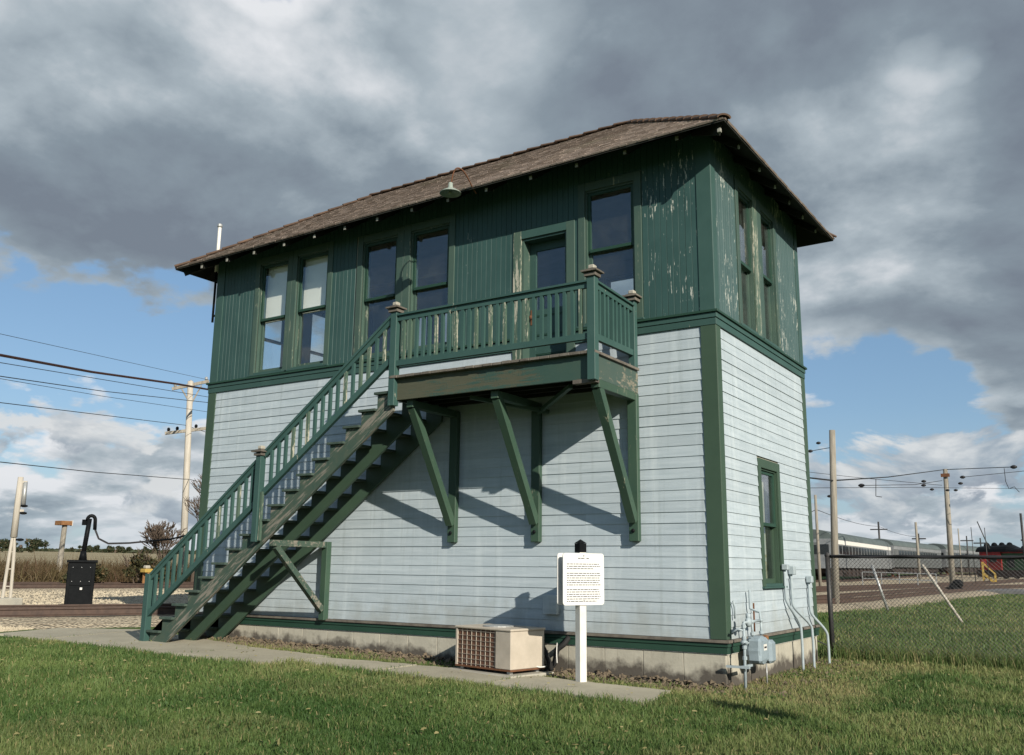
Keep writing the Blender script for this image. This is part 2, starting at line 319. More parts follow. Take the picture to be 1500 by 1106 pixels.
def blade_mat(name, a, bcol, dry):
    m, t, b = base_mat(name, 0.6, 0.25)
    at = t.node('ShaderNodeAttribute', attribute_name='tint'); ad = t.node('ShaderNodeAttribute', attribute_name='dry')
    col = t.mix(at.outputs['Fac'], c4(a), c4(bcol)); col = t.mix(ad.outputs['Fac'], col, c4(dry))
    t.link(col, b.inputs['Base Color'])
    tr = t.node('ShaderNodeBsdfTranslucent'); t.link(col, tr.inputs[0])
    mx = t.node('ShaderNodeMixShader'); mx.inputs[0].default_value = 0.3
    t.link(b.outputs[0], mx.inputs[1]); t.link(tr.outputs[0], mx.inputs[2])
    t.link(mx.outputs[0], t.n['Material Output'].inputs[0])
blade_mat('grass_blade', (0.048, 0.098, 0.024), (0.145, 0.200, 0.062), (0.29, 0.25, 0.12))
blade_mat('weed_blade', (0.075, 0.068, 0.028), (0.15, 0.115, 0.055), (0.10, 0.06, 0.035))
blade_mat('leaf', (0.030, 0.036, 0.016), (0.075, 0.070, 0.03), (0.13, 0.085, 0.04))
blade_mat('leaf_far', (0.030, 0.042, 0.022), (0.055, 0.070, 0.035), (0.12, 0.09, 0.05))

# window glass: see-through with a mirror-like sheen
m = bpy.data.materials.new('glass'); m.use_nodes = True; MATS['glass'] = m; t = NT(m.node_tree); t.n.clear()
o_ = t.node('ShaderNodeOutputMaterial'); tr = t.node('ShaderNodeBsdfTransparent'); tr.inputs[0].default_value = (0.95, 0.97, 0.965, 1)
gl = t.node('ShaderNodeBsdfGlossy'); gl.inputs['Roughness'].default_value = 0.015; gl.inputs['Color'].default_value = (0.9, 0.95, 1, 1)
g = t.node('ShaderNodeNewGeometry'); nb = t.node('ShaderNodeBump'); nb.inputs['Strength'].default_value = 0.11; nb.inputs['Distance'].default_value = 0.02
t.link(t.noise(g.outputs['Position'], 3.0, 2, 0.4), nb.inputs['Height']); t.link(nb.outputs[0], gl.inputs['Normal'])
fr = t.node('ShaderNodeFresnel'); t.link(t.rng(g.outputs['Backfacing'], 0, 1, 1.5, 1/1.5), fr.inputs[0])
mx = t.node('ShaderNodeMixShader'); t.link(t.math('ADD', fr.outputs[0], 0.03), mx.inputs[0]); t.link(tr.outputs[0], mx.inputs[1]); t.link(gl.outputs[0], mx.inputs[2])
du_ = t.node('ShaderNodeBsdfDiffuse'); du_.inputs[0].default_value = (0.40, 0.40, 0.36, 1)
m2 = t.node('ShaderNodeMixShader'); t.link(t.rng(t.noise(g.outputs['Position'], 2.5, 8, 0.7), 0.45, 0.80, 0.006, 0.045), m2.inputs[0])
t.link(mx.outputs[0], m2.inputs[1]); t.link(du_.outputs[0], m2.inputs[2]); t.link(m2.outputs[0], o_.inputs[0])
M = MATS

# ------------------------------------------------------------------ helpers
def box(bm, x0, x1, y0, y1, z0, z1):
    vs_ = [bm.verts.new(p) for p in ((x0,y0,z0),(x1,y0,z0),(x1,y1,z0),(x0,y1,z0),(x0,y0,z1),(x1,y0,z1),(x1,y1,z1),(x0,y1,z1))]
    for f in ((0,3,2,1),(4,5,6,7),(0,1,5,4),(1,2,6,5),(2,3,7,6),(3,0,4,7)): bm.faces.new([vs_[i] for i in f])
def hexa(bm, pts):
    vs_ = [bm.verts.new(p) for p in pts]
    for f in ((0,3,2,1),(4,5,6,7),(0,1,5,4),(1,2,6,5),(2,3,7,6),(3,0,4,7)): bm.faces.new([vs_[i] for i in f])
def beam(bm, p, q, wd, ht, up=(0, 0, 1)):
    p = Vector(p); q = Vector(q); d = (q-p).normalized(); s = d.cross(Vector(up)).normalized(); u = s.cross(d).normalized()
    s = s*wd/2; u = u*ht/2
    hexa(bm, [p-s-u, p+s-u, q+s-u, q-s-u, p-s+u, p+s+u, q+s+u, q-s+u])
def tube(bm, pts, r, n=8, r2=None, cap=True):
    pts = [Vector(p) for p in pts]; rings = []
    prev = None
    for i, p in enumerate(pts):
        d = (pts[min(i+1, len(pts)-1)]-pts[max(i-1, 0)]).normalized()
        a = prev if prev is not None else (Vector((0, 0, 1)) if abs(d.z) < 0.9 else Vector((1, 0, 0)))
        s = (a-d*a.dot(d)).normalized(); prev = s; u = d.cross(s)
        rr = r if r2 is None else r+(r2-r)*i/max(1, len(pts)-1)
        rings.append([bm.verts.new(p+s*rr*math.cos(2*math.pi*k/n)+u*rr*math.sin(2*math.pi*k/n)) for k in range(n)])
    for a, b_ in zip(rings, rings[1:]):
        for k in range(n): bm.faces.new((a[k], a[(k+1) % n], b_[(k+1) % n], b_[k]))
    if cap:
        bm.faces.new(rings[0][::-1]); bm.faces.new(rings[-1])
def lathe(bm, c, prof, n=20, axis='Z'):
    rings = []
    for r, z in prof:
        ring = []
        for k in range(n):
            a = 2*math.pi*k/n; x, y = r*math.cos(a), r*math.sin(a)
            v = {'Z': (x, y, z), 'Y': (x, z, y), 'X': (z, x, y)}[axis]
            ring.append(bm.verts.new((c[0]+v[0], c[1]+v[1], c[2]+v[2])))
        rings.append(ring)
    for a, b_ in zip(rings, rings[1:]):
        for k in range(n): bm.faces.new((a[k], a[(k+1) % n], b_[(k+1) % n], b_[k]))
    bm.faces.new(rings[0][::-1]); bm.faces.new(rings[-1])
def wpos(o):
    v = Vector((0, 0, 0))
    while o is not None: v = v+o.location; o = o.parent
    return v
def obj(name, bm, mat, parent=None, loc=None, smooth=False, bevel=0.0):
    """bm is in world coordinates; the object's origin goes to loc (or stays at its parent's)"""
    me = bpy.data.meshes.new(name); o = bpy.data.objects.new(name, me); C.objects.link(o)
    if parent is not None: o.parent = parent; base = wpos(parent); 
    else: base = Vector(loc) if loc is not None else Vector((0, 0, 0)); o.location = base
    if bevel > 0:
        bmesh.ops.bevel(bm, geom=bm.edges[:], offset=bevel, segments=1, affect='EDGES')
    bmesh.ops.recalc_face_normals(bm, faces=bm.faces[:])
    bmesh.ops.translate(bm, verts=bm.verts[:], vec=-base)
    if smooth:
        for f in bm.faces: f.smooth = True
    bm.to_mesh(me); bm.free(); me.materials.append(M[mat])
    return o
def NB(): return bmesh.new()
def thing(name, label, cat, loc, group=None):
    o = bpy.data.objects.new(name, None); C.objects.link(o); o.location = loc; o.empty_display_size = 0.2
    o['label'] = label; o['category'] = cat
    if group: o['group'] = group
    return o
def tag(o, label=None, cat=None, group=None, kind=None):
    for k, v in (('label', label), ('category', cat), ('group', group), ('kind', kind)):
        if v: o[k] = v
    return o
def bx(name, mat, parent, *a, bevel=0.0):
    bm = NB(); box(bm, *a); return obj(name, bm, mat, parent, bevel=bevel)
def bm_beam(name, mat, parent, p, q, wd, ht, up=(0, 0, 1)):
    bm = NB(); beam(bm, p, q, wd, ht, up); return obj(name, bm, mat, parent)

def gz(x, y):
    x = np.asarray(x, float); y = np.asarray(y, float)
    d = np.hypot(x-3.85, y+10.53); az = np.arctan2(x-3.85, y+10.53)
    tt = np.clip((az+1.05)/0.95, 0, 1); s = 0.0123*(1-tt)
    return -0.38+0.0145*np.clip(-x, 0, 9)+s*np.clip(d-24, 0, 1500)+0.0085*tt*np.clip(d-85, 0, 1500)
def g1(x, y): return float(gz(x, y))
def raw_mesh(name, V, Fs, mat, loc=(0, 0, 0), parent=None):
    me = bpy.data.meshes.new(name); me.from_pydata([tuple(v) for v in V], [], Fs); me.materials.append(M[mat])
    o = bpy.data.objects.new(name, me); C.objects.link(o)
    if parent: o.parent = parent
    o.location = loc; return o

# ------------------------------------------------------------------ ground
rad = [0.0]+[0.6*1.09**i for i in range(103)]; NA = 240; V = []; Fs = []
for i, r in enumerate(rad[1:]):
    for k in range(NA):
        a = 2*math.pi*k/NA; x = 3.85+r*math.sin(a); y = -10.53+r*math.cos(a); V.append((x, y, g1(x, y)))
for i in range(len(rad)-2):
    for k in range(NA):
        Fs.append((i*NA+k, i*NA+(k+1) % NA, (i+1)*NA+(k+1) % NA, (i+1)*NA+k))
V.append((3.85, -10.53, g1(3.85, -10.53))); c0 = len(V)-1
for k in range(NA): Fs.append((c0, (k+1) % NA, k))
ground = raw_mesh('ground', [(x-3.85, y+10.53, z) for x, y, z in V], Fs, 'lawn_ground', (3.85, -10.53, 0)); ground['kind'] = 'structure'
bmx = bmesh.new(); bmx.from_mesh(ground.data); bmesh.ops.recalc_face_normals(bmx, faces=bmx.faces[:])
if sum(f.normal.z for f in bmx.faces) < 0: bmesh.ops.reverse_faces(bmx, faces=bmx.faces[:])
bmx.to_mesh(ground.data); bmx.free()

# gravel bed that carries the tracks
east = [(-15.5, -12), (-12.9, -4), (-12.4, -1.5), (-12.8, -0.4), (-12.2, 4), (-9.5, 9), (-3.6, 16.5), (-3.1, 24.8), (-2.7, 37), (-1.1, 57.3), (2, 75), (12, 100), (30, 135)]
west = [(-36, -14), (-34, -4), (-33, 2), (-32, 7), (-30.6, 12), (-28.5, 18), (-25.5, 27), (-23, 36), (-20.5, 50), (-20, 64), (-20, 92), (-19, 125), (-14, 180)]
def resample(pl, step_list):
    pl = [Vector((p[0], p[1])) for p in pl]; seg = [0]
    for a, b_ in zip(pl, pl[1:]): seg.append(seg[-1]+(b_-a).length)
    out = []
    for s in step_list:
        s = s*seg[-1]
        for i in range(len(pl)-1):
            if s <= seg[i+1]+1e-6:
                out.append(pl[i].lerp(pl[i+1], (s-seg[i])/max(1e-6, seg[i+1]-seg[i]))); break
    return out
NU, NV = 260, 70
st = [(i/NU)**1.0 for i in range(NU+1)]
E2 = []; W2 = []
for s in st:   # match control points index by index
    k = s*(len(east)-1); i = min(int(k), len(east)-2); f = k-i
    E2.append(Vector(east[i]).lerp(Vector(east[i+1]), f)); W2.append(Vector(west[i]).lerp(Vector(west[i+1]), f))
V = []; Fs = []
for i in range(NU+1):
    for j in range(NV+1):
        f = (j/NV); p = E2[i].lerp(W2[i], f); edge = min(1, min(f, 1-f)*12)
        jit = 0.0 if j in (0, NV) else 1.0
        x = p.x+random.uniform(-.05, .05)*jit+ (random.uniform(-.12, .12) if j == 0 else 0); y = p.y+random.uniform(-.05, .05)*jit
        V.append((x, y, g1(x, y)-0.03+0.11*edge+random.uniform(-.018, .018)*jit))
for i in range(NU):
    for j in range(NV):
        a = i*(NV+1)+j; Fs.append((a, a+1, a+NV+2, a+NV+1))
gb = raw_mesh('gravel_bed', V, Fs, 'gravel'); gb['kind'] = 'structure'

# ---- tracks
def catmull(pts, n=12):
    P_ = [Vector(p) for p in pts]; P_ = [P_[0]*2-P_[1]]+P_+[P_[-1]*2-P_[-2]]; out = []
    for i in range(1, len(P_)-2):
        for k in range(n):
            t_ = k/n; a, b_, c_, d_ = P_[i-1], P_[i], P_[i+1], P_[i+2]
            out.append(0.5*((2*b_)+(c_-a)*t_+(2*a-5*b_+4*c_-d_)*t_**2+(3*b_-a-3*c_+d_)*t_**3))
    out.append(P_[-2]); return out
def walk(pts, step, maxd):
    out = []; acc = 0; d = 0
    for a, b_ in zip(pts, pts[1:]):
        L_ = (b_-a).length
        while acc <= L_:
            out.append((a.lerp(b_, acc/L_), (b_-a).normalized())); acc += step
            d += step
            if d > maxd: return out
        acc -= L_
    return out
tie_me = None
def track(label, pts, maxties, top=0.32, tie_from=0):
    cl = catmull([Vector((p[0], p[1], 0)) for p in pts], 14)
    o = thing('railway_track', label, 'track', (cl[0].x, cl[0].y, g1(cl[0].x, cl[0].y)), 'railway tracks')
    # berm
    prof = [(-2.7, -0.15), (-1.9, 0.06), (-1.35, 0.145), (1.35, 0.145), (1.9, 0.06), (2.7, -0.15)]
    ctr = walk(cl, 0.6, 400); bm = NB(); rows = []
    for p, d in ctr:
        s = Vector((d.y, -d.x, 0)); row = []
        for off, h in prof:
            q = p+s*(off+random.uniform(-.06, .06)); row.append(bm.verts.new((q.x, q.y, g1(q.x, q.y)+h+random.uniform(-.015, .015))))
        rows.append(row)
    for a, b_ in zip(rows, rows[1:]):
        for k in range(5): bm.faces.new((a[k], a[k+1], b_[k+1], b_[k]))
    obj('ballast', bm, 'gravel', o)
    for sgn in (-1, 1):
        sec = [(-.07, 0), (.07, 0), (.07, .015), (.012, .035), (.012, .12), (.036, .135), (.036, .165), (-.036, .165), (-.036, .135), (-.012, .12), (-.012, .035), (-.07, .015)]
        bm = NB(); rows = []
        for p, d in walk(cl, 1.2, 400):
            s = Vector((d.y, -d.x, 0)); c_ = p+s*sgn*0.75; zb = g1(c_.x, c_.y)+top-0.165; row = []
            for off, h in sec:
                q = c_+s*off; row.append(bm.verts.new((q.x, q.y, zb+h)))
            rows.append(row)
        for a, b_ in zip(rows, rows[1:]):
            for k in range(12): bm.faces.new((a[k], a[(k+1) % 12], b_[(k+1) % 12], b_[k]))
        obj('rail', bm, 'rail_steel', o)
    global tie_me
    if tie_me is None:
        bm = NB(); box(bm, -1.25, 1.25, -.11, .11, -.14, 0); bmesh.ops.bevel(bm, geom=bm.edges[:], offset=.01, segments=1, affect='EDGES')
        tie_me = bpy.data.meshes.new('tie'); bm.to_mesh(tie_me); bm.free(); tie_me.materials.append(M['tie_wood'])
    ob = wpos(o)
    for k, (p, d) in enumerate(walk(cl, 0.56, 400)):
        if k < tie_from: continue
        if k-tie_from > maxties: break
        ti = bpy.data.objects.new('tie', tie_me); C.objects.link(ti); ti.parent = o
        s = random.uniform(-.06, .06)
        ti.location = Vector((p.x+d.y*s, p.y-d.x*s, g1(p.x, p.y)+top-0.188-(.018 if p.y > 13 else 0)+random.uniform(-.012, .0)))-ob
        ti.rotation_euler = (0, 0, math.atan2(-d.x, d.y)+random.uniform(-.02, .02))
    return o
track('nearest railway track, curving behind the left end of the tower', [(-24, -15), (-18.6, -6.5), (-14.5, 0.9), (-9.6, 11), (-5.2, 21.6), (-4.6, 30.7), (-4.3, 44), (-3.2, 64), (2, 92), (12, 125)], 190, tie_from=12)
track('farther track at left that leads to the silver passenger cars', [(-33, -12), (-30.8, -1), (-28.6, 7), (-26.3, 13.5), (-21.2, 35), (-16.6, 58), (-15.6, 78), (-16.2, 92), (-15.2, 120), (-10, 165)], 170, tie_from=18)
track('middle track between the silver cars and the nearest track at right', [(-13.5, 16), (-9.9, 28), (-8.4, 38), (-7.6, 50), (-6.2, 75), (-2, 110), (6, 140)], 90)

# ---- loose ballast stones where they can be seen one by one
def stones(name, pts, smin, smax, mat):
    V = []; Fs = []
    for (x, y, z) in pts:
        s = random.uniform(smin, smax); b0 = len(V); a = random.uniform(0, 6.28)
        for k in range(4):
            r = s*random.uniform(.7, 1.2); V.append((x+r*math.cos(a+k*1.57), y+r*math.sin(a+k*1.57), z+random.uniform(-.01, .02)))
        V.append((x+random.uniform(-.3, .3)*s, y+random.uniform(-.3, .3)*s, z+s*random.uniform(.6, 1.1)))
        for k in range(4): Fs.append((b0+k, b0+(k+1) % 4, b0+4))
    o = raw_mesh(name, V, Fs, mat); o['kind'] = 'stuff'; return o
pts = []
for _ in range(30000):
    s = random.random(); k = s*(5)/1.0; i = min(int(k), 4); f = k-i
    a = Vector(east[i]).lerp(Vector(east[i+1]), f); b_ = Vector(west[i]).lerp(Vector(west[i+1]), f)
    fr_ = .015+.985*random.random()**1.6; p = a.lerp(b_, fr_); pts.append((p.x, p.y, g1(p.x, p.y)-0.035+.11*min(1, fr_*12)))
stones('ballast_stones', pts, .025, .06, 'stone')

# ------------------------------------------------------------------ sidewalk
slabs = [[(-0.40, -0.70), (-0.22, -1.78), (-2.25, -1.66), (-2.25, -0.62)],
         [(-2.27, -0.62), (-2.27, -1.66), (-3.9, -1.60), (-3.9, -0.72)],
         [(-3.92, -0.74), (-3.92, -1.60), (-5.35, -1.58), (-5.35, -0.95)],
         [(-5.37, -0.80), (-5.37, -1.95), (-7.0, -2.12), (-7.0, -0.72)],
         [(-7.02, -0.70), (-7.02, -2.12), (-8.7, -2.05), (-8.9, -0.30)],
         [(-8.92, -0.28), (-8.72, -2.05), (-10.4, -1.98), (-11.0, 0.35)],
         [(-11.02, 0.36), (-10.42, -1.98), (-12.0, -1.85), (-12.5, -0.45)]]
sw = thing('sidewalk', 'worn concrete sidewalk running along the front of the tower', 'sidewalk', (-6, -1.2, g1(-6, -1.2)))
sw['kind'] = 'structure'; del sw['category']
for k, s in enumerate(slabs):
    bm = NB(); n = 14; P4 = [Vector(p) for p in s]; grid = []
    tilt = random.uniform(-.006, .006)
    for i in range(n+1):
        row = []
        for j in range(5):
            p = P4[0].lerp(P4[3], i/n).lerp(P4[1].lerp(P4[2], i/n), j/4)
            if j in (0, 4): p = p+Vector((0, random.uniform(-.035, .035)))
            row.append(bm.verts.new((p.x, p.y, g1(p.x, p.y)+0.030+tilt)))
        grid.append(row)
    fs = [bm.faces.new((grid[i][j], grid[i][j+1], grid[i+1][j+1], grid[i+1][j])) for i in range(n) for j in range(4)]
    r = bmesh.ops.extrude_face_region(bm, geom=fs)
    bmesh.ops.translate(bm, verts=[v for v in r['geom'] if isinstance(v, bmesh.types.BMVert)], vec=(0, 0, -0.1))
    obj('slab', bm, 'path_concrete', sw)

# ------------------------------------------------------------------ the tower
L, W = 9.35, 3.87
tower = thing('signal_tower', 'two storey wooden railway tower, pale blue clapboard below and green boards above', 'building', (0, 0, -0.38))
class Wall:   # local frame: u along the wall, n outwards
    def __init__(s, k): s.k = k
    def P(s, u, n, z):
        return {'front': (u, -n, z), 'right': (n, u, z), 'back': (u, W+n, z), 'left': (-L-n, u, z)}[s.k]
    def box(s, bm, u0, u1, n0, n1, z0, z1):
        a = s.P(u0, n0, z0); b_ = s.P(u1, n1, z1)
        box(bm, min(a[0], b_[0]), max(a[0], b_[0]), min(a[1], b_[1]), max(a[1], b_[1]), z0, z1)
    def part(s, name, mat, parent, *a, bevel=0.0):
        bm = NB(); s.box(bm, *a); return obj(name, bm, mat, parent, bevel=bevel)
walls = {k: Wall(k) for k in ('front', 'right', 'back', 'left')}
Z0, Z1 = 4.11, 6.55
DOOR = (-2.82, -2.08, 3.475, 5.56)
# (u0,u1,z0,z1,z meeting rail)
win_up = {'front': [(-8.24, -7.55, 4.17, 6.12, 5.10), (-7.33, -6.61, 4.17, 6.12, 5.14), (-5.85, -5.13, 4.17, 6.08, 5.10), (-4.86, -4.11, 4.17, 6.08, 5.13), (-1.79, -1.05, 4.17, 6.06, 5.18)],
          'right': [(1.02, 1.63, 4.17, 6.12, 5.06), (1.99, 2.60, 4.17, 6.12, 5.14)],
          'back': [(-8.24, -7.45, 4.30, 6.12, 5.14), (-7.2, -6.4, 4.30, 6.12, 5.14), (-5.6, -4.8, 4.30, 6.12, 5.14), (-3.4, -2.6, 4.30, 6.12, 5.14), (-1.8, -1.0, 4.30, 6.12, 5.14)],
          'left': [(0.8, 1.6, 4.30, 6.12, 5.14), (2.2, 3.0, 4.30, 6.12, 5.14)]}
win_lo = {'right': [(1.50, 2.22, 0.78, 2.30, 1.55)], 'front': [], 'back': [(-6, -5.2, 0.8, 2.3, 1.55)], 'left': []}
rngU = {'front': (-L, 0), 'back': (-L, 0), 'right': (0, W), 'left': (0, W)}
def intervals(lo, hi, cuts):
    out = [(lo, hi)]
    for a, b_ in cuts:
        nx = []
        for p, q in out:
            if b_ <= p or a >= q: nx.append((p, q)); continue
            if a > p: nx.append((p, a))
            if b_ < q: nx.append((b_, q))
        out = nx
    return [(p, q) for p, q in out if q-p > 0.012]
# sheathing behind the boards (solid wall with real openings)
upper = tag(bx('upper_storey', 'interior_floor', tower, -L+.16, -.16, .24, W-.16, 3.90, 4.00), None)
lower = tag(bx('lower_storey', 'dark_interior', tower, -L+.2, -.2, .2, W-.2, -0.36, -0.30), None)
for k, wl in walls.items():
    u0, u1 = rngU[k]
    for lev, (za, zb), ops in (('lo', (0.0, 4.0), win_lo[k]+([DOOR] if k == 'front' else [])), ('up', (4.0, 6.56), win_up[k]+([DOOR] if k == 'front' else []))):
        edges = sorted(set([u0, u1]+[v for o_ in ops for v in o_[:2]])); bm = NB()
        if k in ('right', 'left'): edges = [e_ for e_ in edges]; edges[0] = 0.14; edges[-1] = W-0.14
        for a, b_ in zip(edges, edges[1:]):
            mid = (a+b_)/2
            for p, q in intervals(za, zb, [(o_[2], o_[3]) for o_ in ops if o_[0] < mid < o_[1]]):
                wl.box(bm, a, b_, -0.14, -0.004, p, q)
        obj('wall_frame', bm, 'interior_wall', upper if lev == 'up' else lower)
# clapboards
EXPO = 0.1339
for k, wl in walls.items():
    u0, u1 = rngU[k]
    if k == 'front': u0 += .17; u1 -= .17
    elif k == 'back': u0 += .14; u1 -= .14
    else: u0 += .14; u1 -= .14
    cuts_z = [(o_, 0.11) for o_ in win_lo[k]]
    for r in range(28):
        z0 = 0.17+r*EXPO; z1 = z0+EXPO+0.012
        if z1 > 3.92: z1 = 3.92
        cuts = []
        for o_ in win_lo[k]:
            if z0 < o_[3]+0.11 and z1 > o_[2]-0.05: cuts.append((o_[0]-0.11, o_[1]+0.11))
        if k == 'front' and z1 > DOOR[2]-0.03: cuts.append((DOOR[0]-.13, DOOR[1]+.13))
        for p, q in intervals(u0, u1, cuts):
            joints = [p]
            x = p
            while q-x > 5.2:
                x += random.uniform(2.4, 4.9)
                if q-x > .8: joints.append(x)
            joints.append(q)
            for a, b_ in zip(joints, joints[1:]):
                dz = random.uniform(-.003, .003); t0 = 0.017+random.uniform(-.002, .003); t1 = 0.007
                a_, bb = a+.0008, b_-.0008; bm = NB()
                P_ = wl.P
                hexa(bm, [P_(a_, 0, z0+dz), P_(bb, 0, z0+dz), P_(bb, t0, z0+dz+random.uniform(-.001, .001)), P_(a_, t0, z0+dz), P_(a_, 0, z1), P_(bb, 0, z1), P_(bb, t1, z1), P_(a_, t1, z1)])
                obj('clapboard', bm, 'siding', lower)
# vertical beaded boards
BW = 0.0855
for k, wl in walls.items():
    u0, u1 = rngU[k]
    e0, e1 = (0.18, 0.17) if k in ('front', 'back') else (0.14, 0.14)
    u0 += e0; u1 -= e1; n = int(round((u1-u0)/BW)); bw = (u1-u0)/n
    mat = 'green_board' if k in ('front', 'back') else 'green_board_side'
    ops = [(o_[0]-.105, o_[1]+.105, o_[2]-.06, o_[3]+.13) for o_ in win_up[k]]
    if k == 'front': ops.append((DOOR[0]-.13, DOOR[1]+.13, 3.4, DOOR[3]+.13))
    for i in range(n):
        a = u0+i*bw; b_ = a+bw; mid = (a+b_)/2
        zs = intervals(Z0, Z1, [(o_[2], o_[3]) for o_ in ops if o_[0]-.004 < mid < o_[1]+.004])
        pr = 0.012+random.uniform(-.0015, .0015)
        for p, q in zs:
            bm = NB(); g_ = 0.004
            aa = max([a]+[o_[1] for o_ in ops if o_[0] < mid and a < o_[1] < mid and q > o_[2] and p < o_[3]])
            P_ = wl.P
            # chamfered face so each joint reads as a groove
            A = [P_(a, 0, p), P_(a, pr-.006, p), P_(a+g_, pr, p), P_(b_-g_, pr, p), P_(b_, pr-.006, p), P_(b_, 0, p)]
            B = [P_(a, 0, q), P_(a, pr-.006, q), P_(a+g_, pr, q), P_(b_-g_, pr, q), P_(b_, pr-.006, q), P_(b_, 0, q)]
            va = [bm.verts.new(x) for x in A]; vb = [bm.verts.new(x) for x in B]
            for j in range(6): bm.faces.new((va[j], va[(j+1) % 6], vb[(j+1) % 6], vb[j]))
            bm.faces.new(va[::-1]); bm.faces.new(vb)
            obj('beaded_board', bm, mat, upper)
# corner boards
for nm, mat, par, za, zb, fw, sw_, pr in (('corner_board', 'green_lower', lower, 0.17, 3.92, .175, .14, .026), ('corner_board', 'green_trim', upper, Z0, Z1, .175, .14, .024)):
    for side in (0, 1):
        x = 0 if side == 0 else -L
        for yy in (0, 1):
            y = 0 if yy == 0 else W
            bm = NB()
            if side == 0: xa, xb = x-fw, x+pr
            else: xa, xb = x-pr, x+fw
            if yy == 0: box(bm, xa, xb, -pr, .0, za, zb)
            else: box(bm, xa, xb, W, W+pr, za, zb)
            obj(nm, bm, mat, par, bevel=.003)
            bm = NB()
            if side == 0: ua, ub = 0.0, pr-.001
            else: ua, ub = -L-pr+.001, -L
            if yy == 0: box(bm, ua, ub, 0.0, sw_, za, zb)
            else: box(bm, ua, ub, W-sw_, W, za, zb)
            obj(nm, bm, mat, par, bevel=.003)
# belt course and water table
def ring(name, mat, par, pr, za, zb):
    bm = NB(); box(bm, -L-pr, pr, -pr, 0.0, za, zb); obj(name, bm, mat, par, bevel=.002)
    bm = NB(); box(bm, -L-pr, pr, W, W+pr, za, zb); obj(name, bm, mat, par, bevel=.002)
    bm = NB(); box(bm, 0.0, pr, 0.0, W, za, zb); obj(name, bm, mat, par, bevel=.002)
    bm = NB(); box(bm, -L-pr, -L, 0.0, W, za, zb); obj(name, bm, mat, par, bevel=.002)
def ring_front_cut(name, mat, par, pr, za, zb, cut):
    for a, b_ in intervals(-L-pr, pr, [cut]):
        bm = NB(); box(bm, a, b_, -pr, 0.0, za, zb); obj(name, bm, mat, par, bevel=.002)
    bm = NB(); box(bm, -L-pr, pr, W, W+pr, za, zb); obj(name, bm, mat, par, bevel=.002)
    bm = NB(); box(bm, 0.0, pr, 0.0, W, za, zb); obj(name, bm, mat, par, bevel=.002)
    bm = NB(); box(bm, -L-pr, -L, 0.0, W, za, zb); obj(name, bm, mat, par, bevel=.002)
dcut = (DOOR[0]-.13, DOOR[1]+.13)
ring_front_cut('belt_board', 'green_trim', lower, .032, 3.922, 4.005, dcut)
ring_front_cut('belt_board', 'green_trim', lower, .042, 4.012, 4.075, dcut)
ring_front_cut('drip_cap', 'green_dark', lower, .066, 4.078, 4.108, dcut)
ring('water_table', 'green_dark', lower, .030, 0.012, 0.085)
ring('water_table', 'green_dark', lower, .042, 0.088, 0.130)
ring('drip_cap', 'grey_wood', lower, .066, 0.134, 0.166)
ring('sill_flashing', 'white_paint', lower, .018, 0.001, 0.010)
# foundation of cast blocks
fnd = tag(bx('foundation', 'foundation', tower, -L+.03, -.03, .06, W-.03, -0.7, -0.002))
nb = 18
for i in range(nb):
    a = -L+i*L/nb; pr = random.uniform(0, .004)
    bx('block', 'foundation', fnd, a+.003, a+L/nb-.003, -.006-pr, .055, -0.65, -0.003, bevel=.004)
for i in range(7):
    a = .06+i*(W-.06)/7; bx('block', 'foundation', fnd, -.025, .004+random.uniform(0, .004), a+.003, a+(W-.06)/7-.003, -0.65, -0.003, bevel=.004)
for i in range(7):
    a = .06+i*(W-.06)/7; bx('block', 'foundation', fnd, -L-.006, -L+.025, a+.003, a+(W-.06)/7-.003, -0.65, -0.003, bevel=.004)

